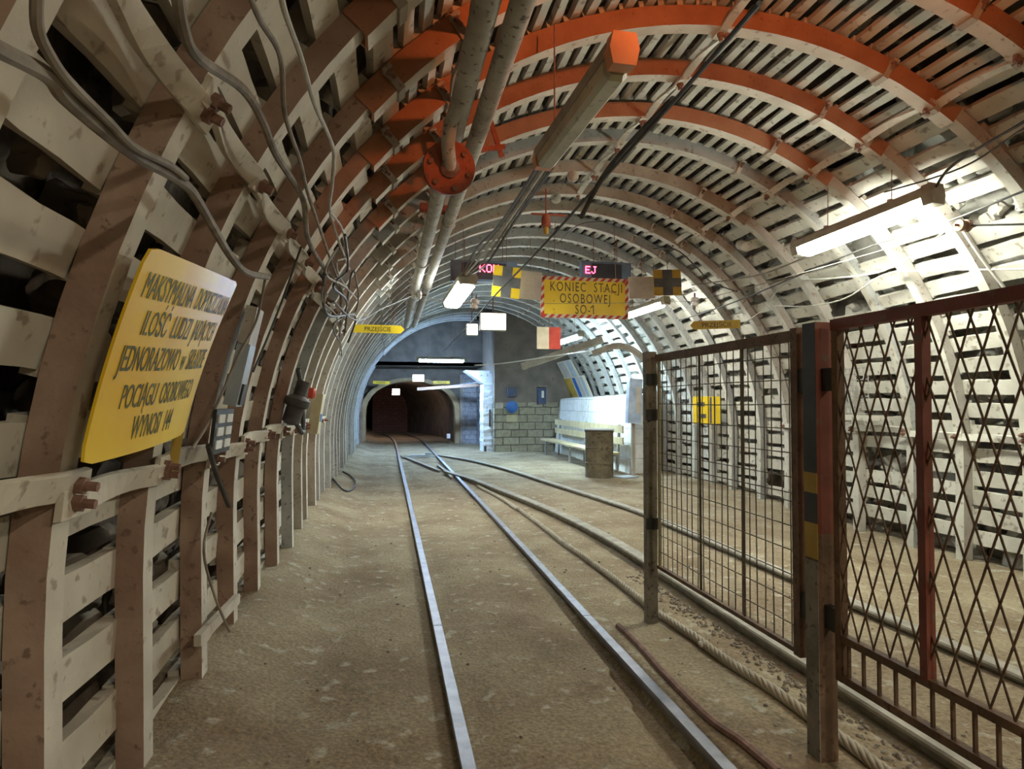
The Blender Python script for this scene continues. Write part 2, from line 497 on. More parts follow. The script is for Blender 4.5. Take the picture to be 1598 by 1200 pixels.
MAIN_L = [(0.305, 0.6), (0.312, 2.5), (0.318, 5.0), (0.321, 9.0), (0.321, 15.5), (0.32, 20.0), (0.30, 23.0), (0.16, 26.0), (-0.15, 29.0)]
MAIN_R = [(1.265, 0.6), (1.27, 2.3), (1.275, 4.0), (1.29, 7.4), (1.29, 15.3), (1.29, 20.0), (1.28, 23.0), (1.17, 26.0), (0.85, 29.0)]
R3 = [(2.17, 0.5), (2.17, 2.2), (2.18, 3.6), (2.20, 5.05), (2.18, 6.4), (2.05, 7.95), (1.75, 9.9), (1.48, 11.4), (1.10, 12.95), (0.72, 15.1), (0.40, 17.0)]
R4 = [(3.17, 1.5), (3.17, 3.2), (3.18, 5.0), (3.17, 7.5), (3.03, 8.9), (2.77, 10.8), (2.50, 12.9), (2.02, 15.2), (1.36, 17.0)]
def pathz(P, z=0.0):
    return [Vector((x, y, z)) for x, y in P]
def path_x(P, Y):
    if Y < P[0][1] - 0.05 or Y > P[-1][1]: return None
    for (x0, y0), (x1, y1) in zip(P, P[1:]):
        if y0 - 0.05 <= Y <= y1:
            return x0 + (x1 - x0) * (Y - y0) / (y1 - y0)
    return None

def ground_z(x, y):
    z = 0.0
    z += 0.16 * sstep(-0.30, -0.90, x) * (0.8 + 0.4 * noise.noise(Vector((0, y * 1.3, 3))))
    z -= 0.14 * sstep(3.4, 5.2, x) * sstep(10.5, 6, y)
    z += 0.022 * noise.noise(Vector((x * 1.1, y * 0.9, 0))) + 0.010 * noise.noise(Vector((x * 4.5, y * 4.0, 1.7)))
    z -= 0.012
    for P, w, dep in ((MAIN_L, 0.07, 0.022), (MAIN_R, 0.09, 0.035), (R3, 0.09, 0.03), (R4, 0.09, 0.03)):
        px = path_x(P, y)
        if px is not None:
            d = abs(x - px)
            if d < 0.25:
                k = 1 - sstep(w, 0.25, d)
                z = z * (1 - k) + (-0.012 - dep * 0.4) * k
    px = path_x(MAIN_R, y)
    if px is not None and y < 4.6:      # worn flangeway beside the right rail
        w = 0.06 + 0.10 * sstep(3.4, 2.2, y) + 0.012 * noise.noise(Vector((y * 3, 0, 5)))
        d = px - 0.03 - x
        if -0.02 < d < w:
            z -= 0.042 * sstep(4.6, 3.6, y)
    return z

xs = [-1.75, -1.45, -1.2] + [-1.1 + 0.03 * i for i in range(96)] + [1.79 + 0.06 * i for i in range(30)] + [3.62 + 0.12 * i for i in range(18)] + [5.85, 6.1, 6.4]
ys = [-7.0, -5, -3, -1.5, 0, 0.6]
y = 0.9
while y < 37:
    ys.append(y)
    y += max(0.03, 0.013 * y)
mb = MB()
nx = len(xs)
vs = [(x, y, ground_z(x, y)) for y in ys for x in xs]
fs = [(j * nx + i, j * nx + i + 1, (j + 1) * nx + i + 1, (j + 1) * nx + i) for j in range(len(ys) - 1) for i in range(nx - 1)]
mb.add(vs, fs)
fl = mb.build('floor', 'floor', smooth=True)
tag(fl, kind='structure')

# ------------------------------------------------------------------ rock shell: walls and roof behind the lagging
def shell(name, m, d0, d1, Y0, Y1, R=3.64, amp=0.15, nd=40, stepY=0.16):
    mb = MB()
    ny = int((Y1 - Y0) / stepY) + 1
    vs = []
    for j in range(ny + 1):
        Y = Y0 + (Y1 - Y0) * j / ny
        for i in range(nd + 1):
            dg = d0 + (d1 - d0) * i / nd
            p = arc(R, dg, Y)
            n, t = arc_n(dg)
            h = noise.noise(p * 1.7) * 0.6 + abs(noise.noise(p * 4.3)) * 0.7
            p = p + n * (amp * h)
            vs.append(p)
    k = nd + 1
    mb.add(vs, [(j * k + i, j * k + i + 1, (j + 1) * k + i + 1, (j + 1) * k + i) for j in range(ny) for i in range(nd)])
    o = mb.build(name, m)
    tag(o, kind='structure')
    return o
shell('wall_right', 'rock_white', -22, 52, -7, 18.2)
shell('ceiling', 'rock_roof', 52, 131, -7, 22.4)
shell('wall_left', 'rock', 131, 202, -7, 22.4)
mb = MB()
mb.box((2.4, -7.0, 2.0), (8.4, 0.2, 5.2))
tag(mb.build('wall_back', 'darkwall'), kind='structure')

# ------------------------------------------------------------------ steel arches
_ra = random.Random(21)
ARCH_Y = [0.5 + 0.7 * k + (_ra.uniform(-0.09, 0.09) if k > 7 else 0) for k in range(25)]
PROF_LEG = [(-0.056, 0.090), (-0.047, 0.0), (0.047, 0.0), (0.056, 0.090), (0.044, 0.090), (0.036, 0.016), (-0.036, 0.016), (-0.044, 0.090)]
PROF_CROWN = [(-0.066, 0.128), (-0.055, 0.0), (0.055, 0.0), (0.066, 0.128), (0.054, 0.128), (0.044, 0.016), (-0.044, 0.016), (-0.054, 0.128)]
R_LEG, R_CROWN = 3.215, 3.175
def arch_piece(R, d0, d1, step=3.0):
    PROF = PROF_CROWN if R == R_CROWN else PROF_LEG
    n = max(2, int(abs(d1 - d0) / step))
    vs, k = [], len(PROF)
    for i in range(n + 1):
        dg = d0 + (d1 - d0) * i / n
        nn, t = arc_n(dg)
        p = arc(R, dg, 0)
        for a, b in PROF:
            vs.append(p + Vector((0, a, 0)) + nn * b)
    mb = MB()
    for i in range(n):
        for j in range(k):
            j2 = (j + 1) % k
            # slots: 0 sloping flanks, 1 inner face and lips
            mb_i = 1 if j in (1, 3, 7) else 0
            mb.add([], [], 0)
            mb.f.append((i * k + j, i * k + j2, (i + 1) * k + j2, (i + 1) * k + j)); mb.mi.append(mb_i)
    mb.v = vs
    mb.f.append(tuple(range(k))); mb.mi.append(0)
    mb.f.append(tuple(n * k + j for j in range(k))); mb.mi.append(0)
    return mb
CLAMPS = [(60.0, 1), (68.5, 1), (128.5, 1), (136.5, 1)]
def make_clamp(dg, parent, m):
    nn, t = arc_n(dg)
    c = arc(R_CROWN, dg, 0)
    mb = MB()
    Rm = Matrix((t, Vector((0, 1, 0)), nn)).transposed()
    mb.box(c - nn * 0.008, (0.045, 0.12, 0.016), Rm)
    for s in (-1, 1):
        mb.bar(c + Vector((0, s * 0.055, 0)) - nn * 0.01, c + Vector((0, s * 0.092, 0)) + nn * 0.10, 0.045, 0.014, up=Vector((0, 1, 0)))
        mb.box(c + Vector((0, s * 0.100, 0)) + nn * 0.09, (0.05, 0.05, 0.02), Rm)
    o = mb.build('clamp', m, parent)
    for s in (-1, 1):
        b = MB()
        b.lathe(c + Vector((0, s * 0.102, 0)) + nn * 0.12, -nn, [(0.011, 0), (0.011, 0.03), (0.021, 0.03), (0.021, 0.05), (0.012, 0.05), (0.012, 0.085)], 6)
        b.build('bolt', 'bolt', o)
    return o

def make_arch(side, face, clampm, legs=('l', 'r', 'c')):
    root = empty('steel_arch', (0, 0, 0))
    solo = 'r' not in legs
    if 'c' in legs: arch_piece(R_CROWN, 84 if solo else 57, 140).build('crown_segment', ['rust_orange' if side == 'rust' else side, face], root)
    if 'r' in legs: arch_piece(R_LEG, -19.5, 72).build('leg', ['rust_white' if side != 'grey_steel' else side, 'white'], root)
    if 'l' in legs: arch_piece(R_LEG, 199, 125).build('leg', [side, face], root)
    if 'c' in legs and not solo:
        for dg, _ in CLAMPS:
            make_clamp(dg, root, clampm)
    return root
protos = {
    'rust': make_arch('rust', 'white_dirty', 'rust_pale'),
    'pale': make_arch('rust_pale', 'white', 'white'),
    'grey': make_arch('grey_steel', 'white', 'white'),
    'far': make_arch('grey_steel', 'white', 'white'),
}
trees = {k: tree_of(v) for k, v in protos.items()}
used = set()
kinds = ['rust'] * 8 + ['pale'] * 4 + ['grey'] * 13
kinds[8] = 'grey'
desc = {'rust': 'rust-brown steel arch with limed inner face', 'pale': 'dusty brown steel arch with whitewashed inner face', 'grey': 'whitewashed grey steel arch', 'far': 'whitewashed grey steel arch'}
arches = []
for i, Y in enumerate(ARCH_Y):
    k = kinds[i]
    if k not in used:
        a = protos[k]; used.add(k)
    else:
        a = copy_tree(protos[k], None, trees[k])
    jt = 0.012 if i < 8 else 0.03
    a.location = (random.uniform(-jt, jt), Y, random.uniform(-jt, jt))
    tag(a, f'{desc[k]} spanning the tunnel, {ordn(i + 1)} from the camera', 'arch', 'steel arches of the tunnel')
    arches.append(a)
for o in list(protos):
    if o not in used:
        def kill(x):
            for c in kids(x): kill(c)
            bpy.data.objects.remove(x)
        kill(protos[o])
# half arches along the left side of the narrow passage
half = make_arch('grey_steel', 'bluewhite', 'white', ('l', 'c'))
ht = tree_of(half)
for i in range(6):
    a = half if i == 0 else copy_tree(half, None, ht)
    a.location = (0, 18.15 + 0.62 * i, 0)
    tag(a, f'pale half arch over the left of the narrow passage, {ordn(i + 1)} before the dark tunnel mouth', 'arch', 'half arches beside the passage')
    if i == 5: a['label'] = 'pale half arch touching the dark tunnel mouth on its left'

# ------------------------------------------------------------------ lagging boards between the arches
def board_mesh(w, th, L, seed, rough=0.004):
    rd = random.Random(seed)
    vs = []
    nL = 5
    for i in range(nL + 1):
        y = -L / 2 + L * i / nL
        j = lambda: rd.uniform(-rough, rough)
        vs += [(-w / 2 + j(), y, -th / 2 + j() * 0.5), (w / 2 + j(), y, -th / 2 + j() * 0.5), (w / 2 + j(), y, th / 2), (-w / 2 + j(), y, th / 2)]
    fs = []
    for i in range(nL):
        for k in range(4):
            fs.append((i * 4 + k, i * 4 + (k + 1) % 4, (i + 1) * 4 + (k + 1) % 4, (i + 1) * 4 + k))
    fs += [(3, 2, 1, 0), tuple(nL * 4 + k for k in range(4))]
    return vs, fs
lag_meshes = {}
def lag_proto(kind, v):
    key = (kind, v)
    if key not in lag_meshes:
        w, th, m = {'roof': (0.066, 0.04, 'white'), 'right': (0.135, 0.045, 'white'), 'left': (0.14, 0.05, 'white_dirty'), 'leftfar': (0.14, 0.05, 'white')}[kind]
        vs, fs = board_mesh(w, th, 0.78, v * 7 + len(kind), 0.005)
        mb = MB(); mb.add(vs, fs)
        o = mb.build('lagging_board', m)
        lag_meshes[key] = (o.data, vs, fs)
        bpy.data.objects.remove(o)
    return lag_meshes[key]
R_LAG = 3.335
boards = []   # (visible size, kind, deg, Y, rot, variant, side, number, bay)
def in_view(p):
    d = p - EYE
    w = d.dot(FW)
    if w < 0.3: return None
    return 799 + FPX * d.dot(RT) / w, 600 - FPX * d.dot(UP) / w, w
rd = random.Random(5)
for bay in range(len(ARCH_Y) - 1):
    Ym = (ARCH_Y[bay] + ARCH_Y[bay + 1]) / 2
    plan = []
    d = 61.5
    num = 0
    while d < 133.5:
        num += 1
        plan.append(('roof', d, num, 'roof')); d += rd.uniform(2.15, 2.6)
    d = -15.5
    num = 0
    while d < 60:
        num += 1
        plan.append(('right', d, num, 'right')); d += rd.uniform(3.3, 4.2) if d > 0 else rd.uniform(3.1, 3.8)
    d = 197.0
    num = 0
    while d > 135:
        num += 1
        plan.append(('left' if Ym < 6.2 else 'leftfar', d, num, 'left')); d -= rd.uniform(4.0, 4.8)
    for kind, dg, num, side in plan:
        if side == 'right' and rd.random() < 0.06: continue
        rot = rd.gauss(0, 0.014) if kind == 'roof' else rd.gauss(0, 0.02)
        tilt = rd.gauss(0, 0.03)
        p = arc(R_LAG, dg, Ym)
        if p.z < -0.05: continue
        v = in_view(p)
        size = 0
        if v and -60 < v[0] < 1660 and -60 < v[1] < 1260:
            nn, t = arc_n(dg)
            facing = abs((p - EYE).normalized().dot(nn))
            size = facing / v[2] ** 2 * (0.07 if kind == 'roof' else 0.14)
        boards.append((size, kind, dg, Ym, rot, tilt, rd.randrange(4), side, num, bay))
boards.sort(key=lambda b: -b[0])
N_IND = 300
rest = {'white': MB()}
SIDE_TXT = {'roof': 'narrow whitewashed roof board, {n} from the right haunch', 'right': 'whitewashed lagging board, {n} up the right wall', 'left': 'whitewashed lagging board, {n} up the left wall'}
for i, (size, kind, dg, Ym, rot, tilt, var, side, num, bay) in enumerate(boards):
    nn, t = arc_n(dg)
    Rm = Matrix((t, Vector((0, 1, 0)), nn)).transposed() @ Matrix.Rotation(rot, 3, 'Z') @ Matrix.Rotation(tilt, 3, 'Y')
    p = arc(R_LAG, dg, Ym)
    me, vs, fs = lag_proto(kind, var)
    if i < N_IND and size > 0:
        o = bpy.data.objects.new('lagging_board', me)
        mx = Rm.to_4x4(); mx.translation = p
        o.matrix_world = mx
        COL.objects.link(o)
        tag(o, SIDE_TXT[side].format(n=ordn(num)) + f', between arches {ordn(bay + 1)} and {ordn(bay + 2)}', 'board', 'lagging boards between the nearest arches')
    else:
        rest['white'].add([Rm @ Vector(q) + p for q in vs], fs)
ro = rest['white'].build('lagging_boards_beyond', 'white')
ro.name = 'distant_lagging'
tag(ro, 'whitewashed lagging boards between the arches further down the tunnel', 'lagging', kind='stuff')
# boards left of the passage
mb = MB()
for Yb in [17.75 + 0.62 * i for i in range(7)]:
    d = 196
    while d > 120:
        nn, t = arc_n(d)
        Rm = Matrix((t, Vector((0, 1, 0)), nn)).transposed()
        mb.box(arc(R_LAG, d, Yb), (0.14, 0.64, 0.05), Rm); d -= 4.6
o = mb.build('passage_lagging', 'bluewhite')
tag(o, 'pale lagging between the half arches left of the passage', 'lagging', kind='stuff')

# rubble packed behind the boards
def rubble(name, m, d0, d1, Y0, Y1, n, r0, r1, label, seed):
    rd = random.Random(seed)
    mb = MB()
    for i in range(n):
        dg, Y = rd.uniform(d0, d1), rd.uniform(Y0, Y1)
        r = rd.uniform(r0, r1)
        nn, t = arc_n(dg)
        p = arc(R_LAG + 0.05 + r * 0.8 + rd.uniform(0, 0.09), dg, Y)
        mb.blob(p, r, seed * 999 + i, (1, rd.uniform(0.9, 1.5), rd.uniform(0.6, 0.9)), sub=3 if Y < 5 else 2)
    o = mb.build(name, m, smooth=True)
    tag(o, label, 'rubble', kind='stuff')
rubble('rubble_packing', 'stone', 133, 199, 0.5, 8.0, 420, 0.05, 0.14, 'broken stone packed behind the boards of the near left wall', 3)
rubble('limed_rubble_packing', 'stone_white', -18, 60, 1.5, 12.0, 900, 0.06, 0.15, 'whitewashed stone packed behind the right wall boards', 4)
rubble('roof_rubble', 'stone', 60, 133, 2.0, 8.0, 160, 0.04, 0.09, 'stones lying on the roof boards', 6)

# ------------------------------------------------------------------ spacer bars from arch to arch
def make_spacer(dg, Y0, Y1, label, m, wave=0.018, w=0.06):
    nn, t = arc_n(dg)
    R = (R_CROWN if 62 < dg < 135 else R_LEG) - 0.012
    p0, p1 = arc(R, dg, Y0 - 0.07), arc(R, dg, Y1 + 0.07)
    pts, ups = [], []
    for i in range(13):
        f = i / 12
        bend = wave * math.sin(PI * f) ** 2
        pts.append(p0.lerp(p1, f) - nn * (0.012 + bend * 0.2) + nn * bend * 2.2 * (1 if 0.18 < f < 0.82 else 0.4))
        tw = 0.35 * math.sin(2 * PI * f)
        ups.append(nn * math.cos(tw) + t * math.sin(tw))
    mb = MB()
    mb.sweep(pts, [(-w / 2, -0.006), (w / 2, -0.006), (w / 2 + 0.004, 0.012), (-w / 2 - 0.004, 0.012)], ups)
    o = mb.build('spacer_bar', m, origin=(p0 + p1) / 2)
    tag(o, label, 'bar', 'spacer bars between the arches')
    for q in (pts[1], pts[-2]):
        b = MB()
        b.lathe(q + nn * 0.02, -nn, [(0.024, 0), (0.024, 0.045), (0.014, 0.045), (0.014, 0.075)], 6)
        bo = b.build('bolt', 'bolt', None)
        for v in bo.data.vertices: v.co -= o.location
        bo.parent = o
    return o
LINES = [(173.5, 'left wall at waist height', 'white_dirty', 12, 0.075), (153.5, 'upper left wall', 'white_dirty', 10, 0.07), (60.8, 'right haunch', 'white_dirty', 9, 0.06), (91.5, 'crown of the roof', 'white', 8, 0.055), (5.0, 'right wall behind the fence', 'white', 6, 0.07), (128, 'left haunch', 'rust_pale', 8, 0.06)]
for dg, where, m, n, w in LINES:
    for i in range(n):
        k = i + (0 if dg > 150 else 2 if dg > 50 else 5)
        make_spacer(dg + random.uniform(-0.6, 0.6), ARCH_Y[k], ARCH_Y[k + 1], f'flat steel spacer bar on the {where}, joining arches {ordn(k + 1)} and {ordn(k + 2)}', m if i < 7 else 'white', 0.018, w)

# ------------------------------------------------------------------ rails
RPROF = [(-0.026, 0.0), (-0.030, -0.010), (-0.028, -0.026), (-0.008, -0.034), (-0.008, -0.11), (-0.042, -0.125), (-0.042, -0.135), (0.042, -0.135), (0.042, -0.125), (0.008, -0.11), (0.008, -0.034), (0.028, -0.026), (0.030, -0.010), (0.026, 0.0)]
def rail(P, y0, y1, label, m, top=0.030, n=8, sc_=1.0):
    pts = spline(pathz(P, top), n)
    pts = [p for p in pts if y0 <= p.y <= y1]
    def xat(Y):
        full = spline(pathz(P, top), n)
        for a, b in zip(full, full[1:]):
            if a.y <= Y <= b.y:
                return a.lerp(b, (Y - a.y) / (b.y - a.y + 1e-9))
        return None
    s, e = xat(y0), xat(y1)
    if s is not None and (not pts or (pts[0] - s).length > 0.03): pts = [s] + pts
    if e is not None and (pts[-1] - e).length > 0.03: pts = pts + [e]
    mb = MB()
    mb.sweep(pts, [(a * sc_, b) for a, b in RPROF])
    o = mb.build('rail', m, origin=pts[0], smooth=True)
    return tag(o, label, 'rail', 'rails on the floor')
rail(MAIN_L, 0.6, 3.99, 'shiny near length of the left rail, below the joint', 'steel')
rail(MAIN_L, 4.0, 29, 'long far length of the left rail running into the dark tunnel', 'steel')
rail(MAIN_R, 0.6, 3.99, 'shiny near length of the second rail from the left, beside the worn groove', 'steel')
rail(MAIN_R, 4.0, 29, 'long far length of the second rail, crossed by the turnout', 'steel')
rail(R3, 0.5, 12.75, 'dull rail passing beneath the fence panels', 'rail_rust', 0.055, sc_=2.0)
rail(R3, 13.1, 17.0, 'short turnout rail joining the left rail near the passage', 'rail_rust', 0.026)
rail(R4, 1.5, 17.0, 'dull outer rail of the side track beyond the fence', 'rail_rust', 0.03, sc_=1.7)
# crossing nose and check rails
mb = MB()
mb.sweep(pathz([(1.20, 11.9), (1.19, 12.6), (1.16, 13.6), (1.12, 14.2)], 0.026), [(a * 0.9, b) for a, b in RPROF])
tag(mb.build('check_rail', 'rail_rust', smooth=True), 'short check rail at the rail crossing', 'rail')
mb = MB()
mb.box((0.86, 16.5, 0.04), (0.5, 0.14, 0.06)); mb.box((1.06, 16.55, 0.09), (0.16, 0.16, 0.06)); mb.bar((0.4, 16.5, 0.03), (1.3, 16.5, 0.03), 0.04, 0.03)
tag(mb.build('switch_lever_box', 'greybox'), 'small switch mechanism lying between the rails near the passage', 'switch')

# steel rope along the second track
RP = [on_ground(*p) for p in [(1240, 1105), (1150, 1045), (1090, 1000), (1010, 945), (940, 890), (880, 850), (850, 825), (800, 790), (745, 758)]]
RP = [Vector((1.85, 0.9, 0)), Vector((1.86, 1.9, 0))] + RP
RP = spline(RP, 26)
pts, ups = [], []
L = 0
prof = []
for i in range(30):
    a = 2 * PI * i / 30
    r = 0.023 + 0.005 * abs(math.sin(3 * a))
    prof.append((r * math.cos(a), r * math.sin(a)))
prev = None
for p in RP:
    q = Vector((p.x, p.y, ground_z(p.x, p.y) + 0.020))
    if prev is not None:
        L += (q - prev).length
    prev = q
dense = []
for a, b in zip(RP, RP[1:]):
    n = max(1, int((b - a).length / 0.035))
    for j in range(n):
        dense.append(a.lerp(b, j / n))
L = 0
prev = None
for p in dense:
    q = Vector((p.x, p.y, ground_z(p.x, p.y) + 0.020))
    if prev is not None: L += (q - prev).length
    prev = q
    pts.append(q)
    ang = L * 22
    ups.append(Vector((math.sin(ang), 0, math.cos(ang))))
mb = MB()
mb.sweep(pts, prof, ups)
tag(mb.build('steel_rope', 'rope', smooth=True, origin=pts[0]), 'thick twisted rope lying along the floor under the fence posts', 'rope')

# brown floor groove between rail and rope, drawn as a half-sunk tube
mb = MB()
hp = [Vector((p.x, p.y, ground_z(p.x, p.y) + 0.004)) for p in spline([on_ground(*p) for p in [(965, 972), (1000, 1005), (1040, 1050), (1110, 1120), (1160, 1158), (1215, 1205)]], 6)]
mb.tube(hp, 0.021, 8)
tag(mb.build('floor_groove', 'bolt', smooth=True), 'thin brown groove in the floor between the second rail and the rope', 'hose')

# loose stones on the floor
rd = random.Random(77)
mb = MB()
for i in range(420):
    Y = 1.9 + rd.random() ** 1.7 * 11
    X = rd.uniform(-0.7, 3.4)
    r = rd.uniform(0.004, 0.013)
    mb.blob((X, Y, ground_z(X, Y) + r * 0.2), r, i, (1, 1, 0.6))
for i in range(420):
    Y = rd.uniform(1.8, 5.0); X = 2.08 - abs(rd.gauss(0, 0.09))
    r = rd.uniform(0.006, 0.02)
    mb.blob((X, Y, ground_z(X, Y) + r * 0.2), r, i + 900, (1, 1, 0.6))
tag(mb.build('gravel', 'stone'), 'loose crumbs of stone scattered over the dusty floor', 'gravel', kind='stuff')
for p, r, lb in (((330 * 0 + 1095, 1009), 0.022, 'white pebble beside the rope'), ((1207, 975), 0.014, 'small white scrap behind the fence mesh'), ((880, 795), 0.02, 'pale pebble between the second rail and the rope')):
    q = on_ground(*p)
    mb = MB(); mb.blob(q + Vector((0, 0, 0.01)), r, 5, (1.3, 1, 0.7))
    tag(mb.build('pebble', 'porcelain', origin=q), lb, 'pebble')

# ------------------------------------------------------------------ fence
FX = 1.71
root = empty('fence_post', (FX, 2.30, 0.0), 'square fence post with red front and yellow and black bands', 'post')
mb = MB(); mb.box((FX, 2.30, 1.30), (0.078, 0.078, 0.84), None, 0); mb.box((FX, 2.30, 0.42), (0.078, 0.078, 0.92), None, 1); mb.build('shaft', ['fence_red', 'fence_rust'], root)
for zc, hh in ((1.42, 0.60), (0.98, 0.12)):
    mb = MB(); mb.box((FX - 0.0405, 2.30, zc), (0.003, 0.078, hh)); mb.build('black_band', 'black', root)
for zc, hh in ((1.08, 0.08), (0.85, 0.14)):
    mb = MB(); mb.box((FX - 0.0405, 2.30, zc), (0.003, 0.078, hh)); mb.build('yellow_band', 'yellow_dull', root)
mb = MB(); mb.box((FX - 0.0405, 2.30, 0.37), (0.003, 0.078, 0.80)); mb.build('bare_band', 'fence_grey', root)
for z in (1.49, 0.56):
    mb = MB(); mb.box((FX, 2.36, z), (0.03, 0.14, 0.10)); mb.box((FX, 2.24, z), (0.03, 0.10, 0.09)); mb.build('hinge', 'black', root)
root = empty('fence_post', (FX - 0.02, 3.93, 0.0), 'grey weathered wooden post at the far end of the mesh panel', 'post')
mb = MB(); mb.box((FX - 0.02, 3.94, 0.84), (0.07, 0.06, 1.78)); mb.build('shaft', 'fence_grey', root)
for z in (1.55, 1.32, 0.62):
    mb = MB(); mb.box((FX - 0.02, 3.90, z), (0.09, 0.025, 0.07)); mb.build('hinge', 'black', root)

# mesh panel
root = empty('mesh_gate', (FX, 3.15, 0.34), 'rusty fence panel of square welded mesh between the two posts', 'fence panel')
Y0, Y1, Z0, Z1 = 2.43, 3.86, 0.35, 1.705
mb = MB()
mb.box((FX, (Y0 + Y1) / 2, Z1 - 0.02), (0.035, Y1 - Y0, 0.045)); mb.box((FX, (Y0 + Y1) / 2, Z0 + 0.006), (0.03, Y1 - Y0, 0.02))
mb.box((FX, Y0 + 0.0, (Z0 + Z1) / 2), (0.04, 0.045, Z1 - Z0 + 0.02))
mb.build('frame', 'fence_rust', root)
mb = MB(); mb.tube([(FX, Y1 - 0.02, Z0), (FX, Y1 - 0.02, Z1)], 0.012, 8); mb.build('lit_edge_rod', 'device', root)  # pale beige, not rust: yellow light on the rod put into its colour
mb = MB()
n = 22
for i in range(1, n):
    Yw = Y0 + (Y1 - Y0) * i / n
    mb.tube([(FX + 0.004, Yw, Z0), (FX + 0.004 + random.uniform(-0.004, 0.004), Yw + random.uniform(-0.004, 0.004), 1.0), (FX + 0.004, Yw, Z1 - 0.02)], 0.0028, 5)
for i in range(1, 13):
    Zw = Z0 + (Z1 - Z0) * i / 13
    mb.tube([(FX - 0.002, Y0, Zw), (FX - 0.002, 3.1, Zw + random.uniform(-0.006, 0.006)), (FX - 0.002, Y1, Zw)], 0.0028, 5)
mb.tube([(FX - 0.003, Y0, 1.012), (FX - 0.003, Y1, 1.008)], 0.003, 5)
mb.build('wire_mesh', 'fence_wire', root)
for Yw in (2.86, 3.30):
    mb = MB(); mb.tube([(FX, Yw, Z0), (FX, Yw, Z1)], 0.007, 6); mb.build('stay_rod', 'fence_wire', root)

# lattice panel
root = empty('lattice_gate', (FX, 1.5, 0.34), 'red-brown fence panel of diamond lattice nearest the camera', 'fence panel')
Y0, Y1 = 0.82, 2.20
mb = MB()
mb.box((FX, (Y0 + Y1) / 2, 1.70), (0.04, Y1 - Y0, 0.042)); mb.build('top_rail', 'fence_red', root)
mb = MB()
mb.box((FX, Y1 - 0.016, 1.02), (0.032, 0.032, 1.36)); mb.build('side_rail', 'fence_rust', root)
mb = MB(); mb.box((FX, 1.785, 1.10), (0.034, 0.030, 1.18)); mb.build('middle_rail', 'fence_red', root)
mb = MB(); mb.box((FX, (Y0 + Y1) / 2, 0.505), (0.03, Y1 - Y0, 0.028)); mb.build('lower_rail', 'fence_rust', root)
mb = MB(); mb.box((FX, (Y0 + Y1) / 2, 0.355), (0.03, Y1 - Y0, 0.028)); mb.build('bottom_rail', 'fence_rust', root)
mb = MB()
zl, zh = 0.515, 1.69
slope = 0.0375 / 0.103
for s in (1, -1):
    c = Y0 - 0.6
    while c < Y1 + 0.6:
        ya, yb = c, c + s * slope * (zh - zl)
        za, zb = zl, zh
        # clip to the frame
        pa, pb = [ya, za], [yb, zb]
        lo, hi = Y0, Y1 - 0.03
        def cut(p, q):
            if p[0] < lo:
                t = (lo - p[0]) / (q[0] - p[0]); return [lo, p[1] + (q[1] - p[1]) * t]
            if p[0] > hi:
                t = (hi - p[0]) / (q[0] - p[0]); return [hi, p[1] + (q[1] - p[1]) * t]
            return p
        if not (max(ya, yb) < lo or min(ya, yb) > hi):
            a2, b2 = cut(pa, pb), cut(pb, pa)
            if abs(a2[1] - b2[1]) > 0.03 and zl - 0.01 <= min(a2[1], b2[1]):
                off = 0.002 * s
                # expanded-metal strand: zigzags slightly through the nodes
                mb.bar((FX + off, a2[0], a2[1]), (FX + off, b2[0], b2[1]), 0.0055, 0.004, up=Vector((1, 0, 0)))
        c += 0.075
mb.build('lattice', 'fence_rust', root)
mb = MB()
y = Y0 + 0.05
while y < Y1 - 0.05:
    mb.box((FX, y, 0.43), (0.012, 0.008, 0.14)); y += 0.075
mb.build('lower_bars', 'fence_rust', root)

